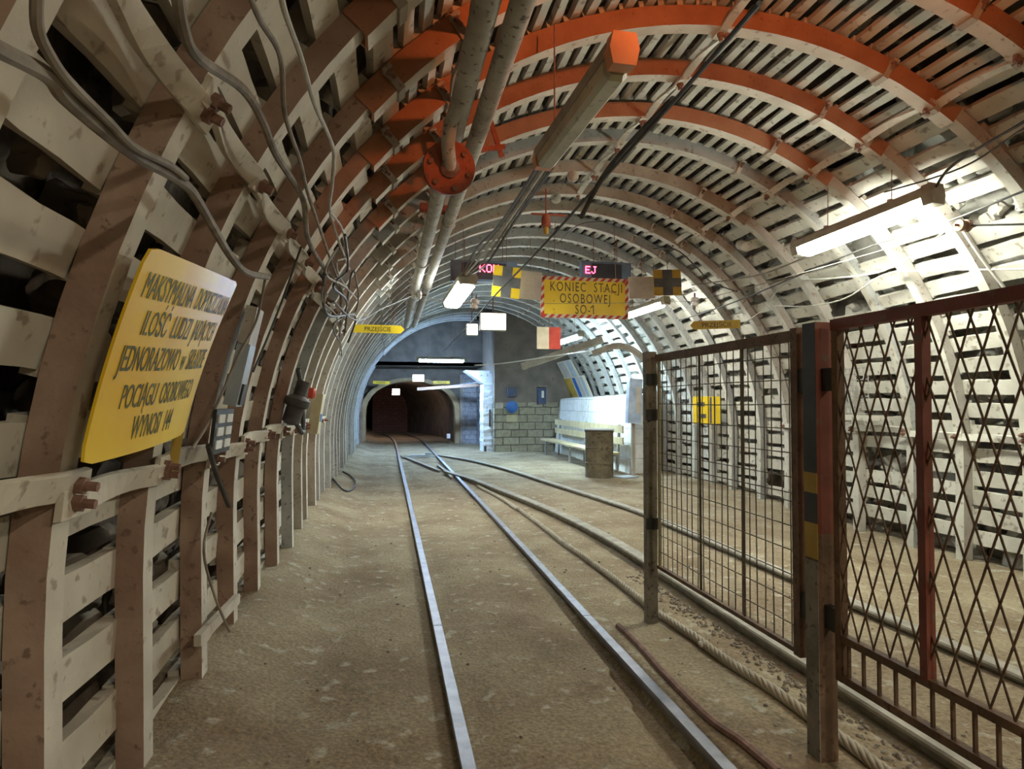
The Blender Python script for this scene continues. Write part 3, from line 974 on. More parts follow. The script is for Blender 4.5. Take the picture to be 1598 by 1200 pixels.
# ------------------------------------------------------------------ lamps
def tube_lamp(p0, p1, label, on, strength=30, color=(1, 0.97, 0.9), w=0.14, h=0.10, power_name='tube_glow', caps=True, group='tube lamps'):
    p0, p1 = Vector(p0), Vector(p1)
    c = (p0 + p1) / 2
    root = empty('tube_lamp', c, label, 'lamp', group)
    d = (p1 - p0).normalized()
    side = d.cross(Vector((0, 0, 1))).normalized()
    up = side.cross(d)
    def prof(pr): return [(a, b) for a, b in pr]
    mb = MB()
    mb.sweep([p0, p1], [(-w * 0.5, 0.0), (-w * 0.5, h * 0.45), (-w * 0.28, h * 0.62), (w * 0.28, h * 0.62), (w * 0.5, h * 0.45), (w * 0.5, 0.0)], up)
    mb.build('housing', 'lampbody', root)
    mb = MB()
    e = 0.03
    mb.sweep([p0 + d * e, p0 + d * (e + 0.03), p1 - d * (e + 0.03), p1 - d * e], [(-w * 0.46, 0.0), (w * 0.46, 0.0), (w * 0.42, -h * 0.45), (w * 0.25, -h * 0.62), (-w * 0.25, -h * 0.62), (-w * 0.42, -h * 0.45)], up, scale=[0.8, 1, 1, 0.8])
    if on:
        m = emit('lit_' + power_name, color, strength)
    else:
        m = 'lampglass'
    mb.build('diffuser', m, root)
    if caps:
        for q, s in ((p0, -1), (p1, 1)):
            mb = MB()
            mb.sweep([q - d * 0.02 * s, q + d * 0.06 * s], [(-w * 0.52, 0.015), (-w * 0.40, h * 0.66), (w * 0.40, h * 0.66), (w * 0.52, 0.015), (w * 0.4, -h * 0.45), (-w * 0.4, -h * 0.45)], up)
            mb.build('end_cap', 'lampbody' if on else 'lampcap_red_lit', root)
    for f in (0.25, 0.75):
        q = p0.lerp(p1, f)
        mb = MB(); mb.box(q + up * (h * 0.68), (w * 0.4, 0.03, 0.03)); mb.build('bracket', 'bolt', root)
    if on:
        for f in (0.25, 0.75):
            q = p0.lerp(p1, f)
            zt = ACZ + math.sqrt(max(3.17 ** 2 - (q.x - ACX) ** 2, 0.1))
            if zt > q.z + 0.1:
                mb = MB(); mb.tube([q + up * h * 0.7, Vector((q.x, q.y, zt))], 0.004, 5); mb.build('hanger', 'bolt', root)
    return root
def hanger(p, top, label, r=0.005, m='bolt'):
    mb = MB(); mb.tube([p, top], r, 6)
    return tag(mb.build('hanger_rod', m, origin=p), label, 'rod', 'hanger rods')

# big unlit lamp overhead
tube_lamp((1.025, 2.70, 2.955), (1.01, 4.05, 3.0), 'big dusty unlit tube lamp hanging overhead with an orange-lit end', False, w=0.135, h=0.13, group='ceiling tube lamps')
hanger(Vector((1.0, 3.75, 3.06)), Vector((1.0, 3.75, 3.72)), 'thin rod holding the big unlit overhead lamp')
# lit lamps
tube_lamp((4.25, 4.33, 3.03), (4.07, 5.70, 2.94), 'bright lit tube lamp on the right above the lattice fence', True, 84, (0.96, 1, 0.87), w=0.17, h=0.15, power_name='tube_near', group='ceiling tube lamps')
tube_lamp((0.985, 7.9, 2.915), (0.885, 8.9, 2.78), 'lit tube lamp seen end-on beside the left display', True, 70, (0.93, 1, 0.95), w=0.24, h=0.13, power_name='tube_middle', group='ceiling tube lamps')
tube_lamp((4.06, 8.9, 2.90), (3.74, 9.75, 2.80), 'lit tube lamp behind the right end of the yellow station sign', True, 85, (0.96, 1, 0.92), w=0.14, h=0.11, power_name='tube_station', group='ceiling tube lamps')
tube_lamp((0.86, 18.0, 2.60), (2.16, 18.05, 2.60), 'far lit tube lamp placed crosswise above the passage', True, 250, (0.42, 0.66, 1), w=0.14, h=0.12, power_name='tube_far', group='ceiling tube lamps')
q = at_y(888, 527, 13.2)
tube_lamp(q + Vector((0.1, -0.5, 0.02)), q + Vector((-0.05, 0.7, -0.02)), 'lit tube lamp over the bench, partly behind the cream and red board', True, 260, (0.62, 0.86, 1), w=0.14, h=0.12, power_name='tube_bench', group='ceiling tube lamps')
# lit boxes
def lit_box(c, w, h, label, strength, color, d=0.12, name='sign_lamp', up=0.18):
    root = empty(name, c, label, 'lamp', 'lit box lamps')
    c = Vector(c)
    mb = MB(); mb.box(c + Vector((0, d / 2 + 0.004, 0)), (w + 0.04, d, h + 0.04)); mb.build('housing', 'lampbody', root)
    mb = MB(); mb.box(c, (w, 0.012, h)); mb.build('lit_face', emit('lit_face', color, strength), root)
    mb = MB(); mb.bar(c + Vector((0, d / 2, h / 2)), c + Vector((0, d / 2, h / 2 + up)), 0.02, 0.02); mb.build('bracket', 'bolt', root)
lit_box((1.99, 12.0, 2.94), 0.47, 0.30, 'white glowing square light box hanging left of the station sign', 9, (1, 0.98, 0.97), up=0.85)
lit_box(at_y(737, 514, 12.6), 0.20, 0.20, 'small bright light box under the insulator beside the square light box', 12, (0.95, 0.98, 1), up=0.95)
lit_box(at_y(653, 590, 20.5), 0.34, 0.20, 'bright light box above the passage arrows', 10, (0.9, 0.96, 1), up=0.5)
lit_box(at_y(618, 611.5, 25.0), 0.27, 0.22, 'lone light box glowing inside the dark tunnel', 10, (1, 0.9, 0.8))
light('tunnel_mouth_light', 'POINT', (1.9, 22.8, 2.1), 110, (1.0, 0.72, 0.36), 0.1)
light('tunnel_box_light', 'POINT', (0.2, 25.2, 1.75), 30, (1.0, 0.7, 0.5), 0.1)
root = empty('tunnel_lamp', (1.9, 22.8, 2.2), 'small warm lamp just inside the dark tunnel mouth', 'lamp')
mb = MB(); mb.lathe((1.9, 22.8, 2.22), (0, 0, 1), [(0.05, 0), (0.09, 0.04), (0.05, 0.12)], 12); mb.build('shade', 'lampbody', root)
# the lamps behind the camera
mb = MB(); mb.lathe((1.75, 1.55, 3.49), (0, 0, 1), [(0.09, 0), (0.10, 0.05), (0.05, 0.10), (0.03, 0.35)], 14)
tag(mb.build('warning_lamp', 'bolt'), 'red warning lamp hung from the roof above the camera', 'lamp')
for (x, y, z) in ((1.7, -1.7, 3.42), (3.6, -1.0, 3.27)):
    mb = MB(); mb.box((x, y, z), (0.16, 1.3, 0.08))
    tag(mb.build('rear_lamp', 'lampbody'), 'tube lamp of the tunnel behind the camera', 'lamp', 'lamps behind the camera')

# ------------------------------------------------------------------ signs
def flat_fn(o, ux, uz=Vector((0, 0, 1))):
    o, ux, uz = Vector(o), Vector(ux).normalized(), Vector(uz).normalized()
    un = ux.cross(uz)
    return lambda u, v, w: o + ux * u + uz * v + un * w
X = Vector((1, 0, 0))
# yellow station sign
SY = 8.5
c = Vector((2.70, SY, 2.85)); w, h = 1.27, 0.57
root = empty('station_sign', c, 'yellow hanging sign reading KONIEC STACJI OSOBOWEJ SO-1 with striped border', 'sign')
mb = MB(); mb.box(c, (w - 0.10, 0.012, h - 0.10)); mb.build('panel', 'yellow', root)
mb = MB(); mb.box(c + Vector((0, 0.004, 0)), (w, 0.010, h)); mb.build('border', 'cream', root)
mb = MB()
def stripes(mb, x0, x1, z0, z1, horiz):
    n = int((x1 - x0) / 0.10) if horiz else int((z1 - z0) / 0.10)
    for i in range(n):
        if horiz:
            a = x0 + (x1 - x0) * i / n; s = (x1 - x0) / n
            mb.add([(a, SY - 0.003, z0), (a + s * 0.5, SY - 0.003, z0), (a + s * 0.95, SY - 0.003, z1), (a + s * 0.45, SY - 0.003, z1)], [(0, 1, 2, 3)])
        else:
            a = z0 + (z1 - z0) * i / n; s = (z1 - z0) / n
            mb.add([(x0, SY - 0.003, a), (x1, SY - 0.003, a + s * 0.45), (x1, SY - 0.003, a + s * 0.95), (x0, SY - 0.003, a + s * 0.5)], [(0, 1, 2, 3)])
x0, x1, z0, z1 = c.x - w / 2, c.x + w / 2, c.z - h / 2, c.z + h / 2
stripes(mb, x0, x1, z1 - 0.05, z1, True); stripes(mb, x0, x1, z0, z0 + 0.05, True)
stripes(mb, x0, x0 + 0.05, z0, z1, False); stripes(mb, x1 - 0.05, x1, z0, z1, False)
mb.build('red_stripes', 'red', root)
for body, dz, s in (('KONIEC  STACJI', 0.085, 0.185), ('OSOBOWEJ', -0.075, 0.185), ('SO-1', -0.225, 0.185)):
    tm = text_mb(body, s, flat_fn((c.x + (0.02 if dz > 0 else 0), SY - 0.007, c.z + dz), X), 0.001, 0.66, 1.22, 'CENTER')
    if body.endswith('1'):       # the flag of the painted figure 1
        xr = max(v.x for v in tm.v); zt = max(v.z for v in tm.v); yf = min(v.y for v in tm.v)
        tm.add([(xr - 0.014, yf, zt), (xr - 0.014, yf, zt - 0.022), (xr - 0.050, yf, zt - 0.052), (xr - 0.050, yf, zt - 0.034)], [(0, 1, 2, 3)])
    tm.build('lettering', 'ink', root)
for dx in (-0.45, 0.45):
    mb = MB(); mb.tube([(c.x + dx, SY, z1), (c.x + dx * 0.95, SY, 3.9)], 0.005, 5); mb.build('hanger', 'bolt', root)

# LED displays behind it
FONT5 = {'K': ['10001', '10010', '10100', '11000', '10100', '10010', '10001'], 'O': ['01110', '10001', '10001', '10001', '10001', '10001', '01110'], 'N': ['10001', '11001', '10101', '10101', '10011', '10001', '10001'],
         'E': ['11111', '10000', '10000', '11110', '10000', '10000', '11111'], 'J': ['00111', '00010', '00010', '00010', '00010', '10010', '01100']}
def led(x0, x1, z0, z1, Y, text, tx, tz, label, dot=0.0165):
    c = Vector(((x0 + x1) / 2, Y, (z0 + z1) / 2))
    root = empty('led_display', c, label, 'display', 'LED displays over the track')
    mb = MB(); mb.box(c + Vector((0, 0.06, 0)), (x1 - x0, 0.12, z1 - z0)); mb.build('housing', 'ledbox', root)
    mb = MB(); mb.box(c - Vector((0, 0.001, 0.0)), (x1 - x0 - 0.30, 0.006, z1 - z0 - 0.06)); mb.build('screen', 'ledface', root)
    mb = MB()
    for i, ch in enumerate(text):
        for r, row in enumerate(FONT5[ch]):
            for k, b in enumerate(row):
                if b == '1':
                    mb.box((tx + (i * 6 + k) * dot, Y - 0.008, tz - r * dot * 1.0), (dot * 0.86, 0.006, dot * 0.86))
    mb.build('lit_letters', 'led', root)
    for x in (x0 + 0.2, x1 - 0.2):
        mb = MB(); mb.tube([(x, Y + 0.06, z1), (x, Y + 0.06, 3.95 if 0.9 < x < 3.8 else 3.6)], 0.006, 5); mb.build('hanger', 'bolt', root)
a, b = at_y(704, 405, 9.0), at_y(771, 440, 9.0)
t0 = at_y(749, 413, 9.0)
led(a.x, a.x + 0.95, b.z, a.z, 9.0, 'KON', t0.x, t0.z, 'blue-grey display with red letters KON behind the left cross board')
a, b = at_y(908, 407, 9.0), at_y(985, 440, 9.0)
t0 = at_y(914, 416, 9.0)
led(a.x, b.x, b.z, a.z, 9.0, 'EJ', t0.x, t0.z, 'blue-grey display with red letters EJ above the yellow station sign', 0.0155)

# cross boards
def cross_board(tl, br, Y, tilt, label, yel, m='darkgrey'):
    c = (tl + br) / 2
    w, h = abs(br.x - tl.x), abs(br.z - tl.z)
    root = empty('cross_board', c, label, 'sign', 'yellow boards with a black cross')
    R = Matrix.Rotation(tilt, 3, 'Y')
    mb = MB(); mb.box(c, (w, 0.01, h), R); mb.build('panel', yel, root)
    mb = MB(); mb.box(c - Vector((0, 0.007, 0)), (w * 0.36, 0.004, h), R); mb.box(c - Vector((0, 0.008, 0)), (w, 0.004, h * 0.34), R); mb.build('cross', m, root)
    mb = MB(); mb.tube([c + Vector((0, 0, h / 2 - 0.02)), c + Vector((0, 0.03, 0.95 if c.x < 2 else 0.45))], 0.004, 5); mb.build('hanger', 'bolt', root)
cross_board(at_y(769, 415, 8.3), at_y(812, 465, 8.3), 8.3, 0.09, 'bright yellow board with black cross, left of the station sign', 'yellow')
cross_board(at_y(1020, 420, 8.6), at_y(1063, 462, 8.6), 8.6, -0.05, 'faded yellow board with black cross, right of the station sign', 'yellow_dull')
def plain_board(tl, br, Y, tilt, label, m):
    c = (tl + br) / 2
    mb = MB(); mb.box((0, 0, 0), (abs(br.x - tl.x), 0.01, abs(br.z - tl.z)), Matrix.Rotation(tilt, 3, 'Y'))
    o = mb.build('blank_board', m); o.location = c
    h = abs(br.z - tl.z) / 2
    mb = MB(); mb.tube([(0, 0, h), (0, 0.02, h + 0.45)], 0.004, 5); q = mb.build('hanger', 'bolt'); q.parent = o
    return tag(o, label, 'sign', 'blank grey boards')
plain_board(at_y(811, 423, 8.45), at_y(845, 468, 8.45), 8.45, 0.06, 'blank grey board between the left cross and the station sign', 'panel')
plain_board(at_y(981, 431, 8.62), at_y(1022, 467, 8.62), 8.62, -0.04, 'blank grey board between the station sign and the right cross', 'panel')
# cream and red board
a, b = at_y(838, 510, 10.0), at_y(875, 545, 10.0)
c = (a + b) / 2; w, h = b.x - a.x, a.z - b.z
root = empty('two_colour_board', c, 'hanging board, cream left half and red right half, below the station sign', 'sign')
mb = MB(); mb.box(c - Vector((w / 4, 0, 0)), (w / 2, 0.012, h)); mb.build('cream_half', 'cream', root)
mb = MB(); mb.box(c + Vector((w / 4, 0, 0)), (w / 2, 0.012, h)); mb.build('red_half', 'red', root)
mb = MB(); mb.tube([c + Vector((0, 0, h / 2)), c + Vector((0, 0, 1.5))], 0.005, 5); mb.build('hanger', 'bolt', root)

# arrows PRZEJSCIE
def arrow_sign(l, r, hgt, right, label, yel, ink, up=0.22):
    c = (l + r) / 2
    ux = (r - l).normalized(); L = (r - l).length
    uz = Vector((0, 0, 1)); uz = (uz - ux * ux.dot(uz)).normalized(); un = ux.cross(uz)
    root = empty('passage_sign', c, label, 'sign', 'arrow signs reading PRZEJŚCIE')
    tip = hgt * 0.45
    o = [(-L / 2, -hgt / 2), (L / 2 - tip, -hgt / 2), (L / 2, 0), (L / 2 - tip, hgt / 2), (-L / 2, hgt / 2)]
    if not right: o = [(-a, b) for a, b in o][::-1]
    mb = MB()
    vs = [c + ux * a + uz * b + un * s for s in (-0.006, 0.006) for a, b in o]
    mb.add(vs, [(0, 1, 2, 3, 4), (9, 8, 7, 6, 5)] + [(i, (i + 1) % 5, (i + 1) % 5 + 5, i + 5) for i in range(5)])
    mb.build('panel', yel, root)
    off = -tip * 0.4 if right else tip * 0.4
    text_mb('PRZEJŚCIE', hgt * 0.78, flat_fn(c + ux * off - uz * hgt * 0.27 + un * 0.007, ux, uz), 0.0006, 0.93 * L / 0.66, 1.0, 'CENTER').build('lettering', ink, root)
    mb = MB()
    for f in (0.2, 0.8):
        p = l.lerp(r, f)
        mb.tube([p + uz * hgt / 2, p + Vector((0, 0.02, up))], 0.004, 5)
    mb.build('hanger', 'bolt', root)
arrow_sign(at_y(552, 512.5, 8.5), at_y(631, 514.5, 8.5), 0.105, True, 'yellow arrow sign reading PRZEJŚCIE near the left wall, pointing right', 'yellow', 'black')
arrow_sign(at_y(1077, 508, 8.5), at_y(1155, 505.5, 8.5), 0.12, False, 'dull brownish arrow sign reading PRZEJŚCIE above the mesh fence, pointing left', 'yellow_dull', 'black')
arrow_sign(at_y(582, 596.5, 21.3), at_y(609, 597.5, 21.3), 0.10, True, 'small far arrow sign at the left over the dark tunnel mouth', 'yellow', 'ink', 0.75)
arrow_sign(at_y(675, 596.5, 21.3), at_y(702, 597, 21.3), 0.10, False, 'small far arrow sign at the right over the dark tunnel mouth', 'yellow', 'ink', 0.75)

# big yellow notice on the left wall, bent along the arches
TL, TR, BR, BL = (1.81, 161.2), (2.70, 159.9), (2.56, 171.1), (1.765, 171.9)
SR = 3.135
def notice(u, v, w):
    """u,v in 0..1"""
    Y = (TL[0] * (1 - u) + TR[0] * u) * v + (BL[0] * (1 - u) + BR[0] * u) * (1 - v)
    d = (TL[1] * (1 - u) + TR[1] * u) * v + (BL[1] * (1 - u) + BR[1] * u) * (1 - v)
    bulge = 0.02 * math.sin(PI * u)
    return arc(SR - w - bulge, d, Y)
W_, H_ = 0.88, 0.60
root = empty('notice_board', notice(0.5, 0, 0), 'large curved yellow notice board with Polish lettering on the left wall', 'sign')
mb = MB()
nu, nv = 16, 12
def corner(u, v):
    r = 0.035
    x, y = u * W_, v * H_
    cx = min(max(x, r), W_ - r); cy = min(max(y, r), H_ - r)
    dx, dy = x - cx, y - cy
    L = math.hypot(dx, dy)
    if L > r:
        dx, dy = dx * r / L, dy * r / L
    return (cx + dx) / W_, (cy + dy) / H_
vs = [notice(*corner(i / nu, j / nv), w) for w in (0.004, -0.004) for j in range(nv + 1) for i in range(nu + 1)]
K = (nu + 1) * (nv + 1)
fs = []
for s in (0, K):
    fs += [tuple(s + q for q in (j * (nu + 1) + i, j * (nu + 1) + i + 1, (j + 1) * (nu + 1) + i + 1, (j + 1) * (nu + 1) + i)) for j in range(nv) for i in range(nu)]
edge = [i for i in range(nu + 1)] + [j * (nu + 1) + nu for j in range(1, nv + 1)] + [nv * (nu + 1) + i for i in range(nu - 1, -1, -1)] + [j * (nu + 1) for j in range(nv - 1, 0, -1)]
for a, b in zip(edge, edge[1:] + edge[:1]):
    fs.append((a, b, b + K, a + K))
mb.add(vs, fs); mb.build('panel', 'yellow_big', root, smooth=True)
for body, v0, s, u0, tw in (('MAKSYMALNA  DOPUSZCZALNA', 0.765, 0.108, 0.05, 0.93), ('ILOŚĆ  LUDZI  JADĄCYCH', 0.59, 0.105, 0.13, 0.80), ('JEDNORAZOWO  w  SKŁADZIE', 0.415, 0.105, 0.06, 0.88), ('POCIĄGU  OSOBOWEGO', 0.235, 0.10, 0.14, 0.74), ('WYNOSI  144', 0.075, 0.10, 0.28, 0.40)):
    t = text_mb(body, s, lambda u, v, w: Vector((u, v, w)), 0.0004)
    wid = max(p.x for p in t.v)
    t.v = [notice(u0 + p.x / wid * tw, v0 + p.y / H_, p.z + 0.0052) for p in t.v]
    t.build('lettering', 'ink', root)

# ------------------------------------------------------------------ pipes under the roof
def pipe(pts, r, label, m='pipe', n=16, name='pipe', cat='pipe', group=None, collars=()):
    mb = MB(); mb.tube(pts, r, n)
    o = mb.build(name, m, smooth=True, origin=pts[0])
    tag(o, label, cat, group)
    for f in collars:
        p = Vector(pts[0]).lerp(Vector(pts[-1]), f); d = (Vector(pts[-1]) - Vector(pts[0])).normalized()
        mb = MB(); mb.lathe(p - d * 0.05, d, [(r * 1.02, 0), (r * 1.22, 0.01), (r * 1.22, 0.09), (r * 1.02, 0.10)], n)
        q = mb.build('collar', m, o)
    return o
pipe([Vector((0.42, 0.6, 3.16)), Vector((0.405, 7.3, 3.075)), Vector((0.40, 13.5, 3.0))], 0.063, 'left of the two long ceiling pipes', group='ceiling pipes', collars=(0.33, 0.55, 0.8))
pipe([Vector((0.575, 0.6, 3.17)), Vector((0.565, 7.3, 3.085)), Vector((0.56, 13.5, 3.01))], 0.056, 'right of the two long ceiling pipes', group='ceiling pipes', collars=(0.42, 0.66, 0.9))
# flange hanging under the left pipe
f = at_y(701, 262, 4.0)
root = empty('pipe_flange', f, 'round rusty blind flange on a short stub below the ceiling pipes', 'flange')
ax = Vector((0.12, -1, -0.25)).normalized()
mb = MB(); mb.lathe(f, ax, [(0.06, -0.06), (0.165, -0.06), (0.165, -0.03), (0.15, -0.028), (0.15, -0.012), (0.165, -0.01), (0.165, 0.012), (0.06, 0.014)], 28); mb.build('disc', 'redpaint', root, smooth=True)
mb = MB(); mb.lathe(f, ax, [(0.055, 0.012), (0.062, 0.03), (0.04, 0.05), (0.02, 0.052)], 14); mb.build('hub', 'bolt', root, smooth=True)
e1 = ax.orthogonal().normalized(); e2 = ax.cross(e1)
for i in range(6):
    a = i * PI / 3
    mb = MB(); mb.lathe(f + (e1 * math.cos(a) + e2 * math.sin(a)) * 0.125 - ax * 0.075, ax, [(0.018, 0), (0.018, 0.02), (0.01, 0.02), (0.01, 0.09), (0.018, 0.09), (0.018, 0.108)], 6); mb.build('bolt', 'bolt', root)
pipe([f + ax * 0.02, at_y(699, 225, 3.86), at_y(703, 190, 3.75), Vector((0.40, 3.6, 3.10))], 0.042, 'grey pipe stub dropping from the left ceiling pipe to the blind flange')
# red angle-iron hanger
root = empty('pipe_hanger', at_y(745, 235, 4.3), 'red angle-iron hanger holding the ceiling pipes beside the flange', 'bracket')
pa, pb, pc, pd, pe = at_y(692, 155, 4.3), at_y(716, 240, 4.3), at_y(758, 165, 4.3), at_y(783, 245, 4.3), at_y(788, 229, 4.3)
pf = at_y(708, 240, 4.3)
mb = MB(); mb.bar(pa, pb, 0.022, 0.03); mb.build('upright', 'redpaint', root)
mb = MB(); mb.bar(pc, pd, 0.022, 0.03); mb.build('upright', 'redpaint', root)
mb = MB(); mb.bar(pf, pe, 0.03, 0.03); mb.build('crossbar', 'redpaint', root)
for q in (pa, pc):
    mb = MB(); mb.tube([q, q + Vector((0.0, 0, 3.75 - q.z))], 0.008, 6); mb.build('rod', 'bolt', root)
# red junction piece on the pipes further on
p = at_y(682, 325, 5.9)
mb = MB(); mb.lathe(p - Vector((0.16, 0, 0)), (1, 0, -0.05), [(0.03, 0), (0.045, 0.01), (0.045, 0.25), (0.03, 0.26)], 14)
tag(mb.build('pipe_valve', 'redpaint', smooth=True, origin=p), 'small rust-red valve across the pipes beyond the flange', 'valve')

# ------------------------------------------------------------------ cables
def cable(px, R, r, label, m='cable', extra_start=None, sn=6, name='cable', group=None, jitter=0.0, cat='cable'):
    pts = [cyl(x, y, R - (rr if False else 0)) for x, y in px]
    if extra_start is not None: pts = [Vector(extra_start)] + pts
    mb = MB(); mb.tube(pts, r, 8, smooth_n=sn)
    o = mb.build(name, m, smooth=True, origin=pts[0])
    return tag(o, label, cat, group)
G1 = 'cables on the left wall'
cable([(-40, 55), (0, 78), (75, 118), (100, 150), (160, 203), (215, 245), (270, 275), (300, 300), (330, 350), (360, 400), (385, 425), (418, 432)], 3.12, 0.014, 'thick dusty cable sagging above the yellow notice', group=G1)
cable([(60, -40), (58, 40), (80, 90), (110, 130), (170, 190), (210, 230), (265, 258), (290, 278)], 3.10, 0.009, 'thin cable joining the thick one above the notice', group=G1)
cable([(275, -30), (285, 40), (310, 90), (380, 140), (410, 190), (430, 240), (462, 290), (475, 320), (480, 370), (500, 410), (530, 450), (533, 480), (541, 503)], 3.08, 0.0125, 'thick cable swinging down the left wall to the arrow sign', group=G1)
cable([(385, -20), (405, 30), (430, 70), (440, 105), (445, 180), (468, 250), (480, 300), (500, 360), (525, 430), (540, 470)], 3.05, 0.0075, 'thin cable curling down beside the thick swinging cable', group=G1)
cable([(437, -20), (445, 20), (470, 90), (490, 160), (510, 205), (521, 240), (518, 290), (515, 330), (530, 380), (545, 420)], 3.05, 0.008, 'pale cable hanging below the red left haunch', 'cable_pale', group=G1)
cable([(515, 330), (535, 360), (540, 400), (525, 410), (535, 440), (560, 470)], 3.02, 0.006, 'thin looping cable beside the haunch clamps', 'cable_pale', group=G1)
cable([(415, 430), (400, 500), (370, 560), (330, 650), (300, 700)], 3.12, 0.006, 'thin cable running down past the right edge of the notice', group=G1)
cable([(470, 385), (440, 470), (410, 545), (395, 580)], 3.13, 0.006, 'dark thin cable along the left arches', 'cable_black', group=G1)
cable([(520, 470), (560, 500), (600, 480), (650, 459)], 2.9, 0.006, 'thin wire sagging across to the first insulator', 'cable_black', group=G1)
rd = random.Random(9)
for i in range(6):
    x0, y0 = 500 + rd.uniform(0, 60), 400 + rd.uniform(-40, 30)
    x1, y1 = 528 + rd.uniform(0, 16), 535 + rd.uniform(-20, 25)
    px = [(x0, y0)]
    for k in range(1, 4):
        f = k / 4
        px.append((x0 + (x1 - x0) * f + rd.uniform(-20, 20), y0 + (y1 - y0) * f + rd.uniform(-16, 16)))
    px.append((x1, y1))
    cable(px, 3.0, rd.uniform(0.006, 0.012), f'tangled cable in the bundle beyond the left arrow sign, {ordn(i + 1)} strand', rd.choice(['cable', 'cable_pale', 'cable_black']), group='tangled cable bundle')

def wire(pts, r, label, m='cable_black', sag=0.0, group=None, name='wire', cat='wire', sn=6):
    pts = [Vector(p) for p in pts]
    if sag and len(pts) == 2:
        pts = [pts[0].lerp(pts[1], k / 6) - Vector((0, 0, sag * 4 * (k / 6) * (1 - k / 6))) for k in range(7)]
    mb = MB(); mb.tube(pts, r, 7, smooth_n=sn)
    return tag(mb.build(name, m, smooth=True, origin=pts[0]), label, cat, group)
# trolley wire over the track
TW = [Vector((0.83, 0.7, 2.26)), at_y(1185, 5, 1.40), at_y(1050, 160, 2.0), at_y(950, 270, 2.7), at_y(830, 402, 4.4), at_y(775, 458, 6.2), at_y(727, 512, 8.6), at_y(690, 550, 13)]
wire([p for p in TW[1:]], 0.0075, 'black overhead trolley wire running from the roof down to the far signs', cat='cable', sn=4, name='trolley_wire')
wire([TW[2] + Vector((0, 0, 0.012)), TW[3] + Vector((0.0, 0, 0.02)), TW[3] + Vector((-0.02, 0.35, -0.1))], 0.012, 'black splice sleeve thickening the overhead trolley wire', name='splice_sleeve', cat='cable')
# cable bundle from the unlit lamp to the end-on lamp
for i, dx in enumerate((-0.05, -0.02, 0.02, 0.06, 0.10)):
    a = at_y(838 + i * 6, 262, 4.1); b = at_y(780 + i * 5, 350, 5.6); c_ = at_y(742 + i * 4, 390 + i * 3, 6.8); d = at_y(722 + i * 2, 430, 7.9)
    wire([a, b, c_ + Vector((0, 0, -0.02 * i)), d], 0.009 if i % 2 else 0.012, f'cable of the bundle below the unlit lamp, {ordn(i + 1)} from the left', ['cable_black', 'cable', 'cable_pale', 'cable', 'cable_black'][i], group='cable bundle below the unlit lamp', name='cable', cat='cable')
# span wires with insulators
def insulator(p, axis, label, m='porcelain', s=1.0):
    root = empty('insulator', p, label, 'insulator', 'insulators on the span wires')
    mb = MB(); mb.lathe(Vector(p) - Vector(axis) * 0.06 * s, axis, [(0.02 * s, 0), (0.045 * s, 0.005), (0.045 * s, 0.035 * s), (0.028 * s, 0.042 * s), (0.028 * s, 0.052 * s), (0.05 * s, 0.06 * s), (0.05 * s, 0.095 * s), (0.02 * s, 0.11 * s)], 14); mb.build('body', m, root, smooth=True)
    mb = MB(); mb.bar(Vector(p) - Vector(axis) * 0.10 * s, Vector(p) + Vector(axis) * 0.10 * s, 0.016 * s, 0.016 * s); mb.build('pin', 'bolt', root)
i1, i2, i3, i4 = at_y(651, 460, 7.0), at_y(741, 473, 7.2), at_y(1084, 470, 7.2), at_y(1505, 352, 4.3)
wire([cyl(528, 448, 3.2), i1], 0.004, 'thin span wire from the left wall to the first insulator', 'cable')
wire([i1, i2], 0.005, 'pale span wire between the two left insulators', 'cable_pale', 0.02)
wire([i2, i3], 0.003, 'thin span wire passing in front of the station sign', 'cable', 0.015)
wire([i3, i4], 0.004, 'span wire rising to the rusty insulator on the right', 'cable', 0.02)
insulator(i1, (1, 0, 0), 'white porcelain insulator hanging below the ceiling pipes')
insulator(i2, (0.2, 0, 1), 'white porcelain insulator on the trolley wire beside the end-on lamp')
insulator(i3, (0, 0, 1), 'grey insulator right of the faded cross board')
insulator(i4, (1, 0, 0), 'rusty brown insulator on the right wall above the lattice fence', 'rust', 1.0)
# right wall wires
GR = 'wires on the right wall'
wire([cyl(1660, 150, 2.95), cyl(1598, 190, 3.0), cyl(1490, 255, 3.0), Vector((4.25, 4.28, 3.10))], 0.011, 'black cable feeding the bright right lamp from above', group=GR, name='cable', cat='cable')
wire([cyl(1660, 170, 2.98), cyl(1598, 200, 3.02), cyl(1500, 262, 3.02), cyl(1380, 300, 3.0)], 0.007, 'thin black cable beside the lamp feed on the right roof', group=GR, name='cable', cat='cable')
wire([cyl(1660, 280, 3.05), cyl(1598, 298, 3.05), cyl(1480, 345, 3.05), cyl(1330, 395, 3.05), cyl(1150, 470, 3.05), cyl(1060, 500, 3.05)], 0.009, 'long black cable crossing below the bright right lamp', group=GR, name='cable', cat='cable')
wire([cyl(1475, 360, 3.08), cyl(1430, 395, 3.08), cyl(1370, 425, 3.08), cyl(1290, 435, 3.08), cyl(1230, 440, 3.08), cyl(1200, 470, 3.08)], 0.010, 'pale cable curving down from the rusty insulator', 'cable_pale', group=GR, name='cable', cat='cable')
wire([cyl(1660, 418, 3.1), cyl(1598, 420, 3.1), cyl(1450, 422, 3.1), cyl(1380, 428, 3.1), cyl(1320, 465, 3.1), cyl(1260, 478, 3.1), cyl(1200, 480, 3.1), cyl(1155, 510, 3.1)], 0.008, 'pale cable lying low along the right arches above the fence', 'cable_pale', group=GR, name='cable', cat='cable')
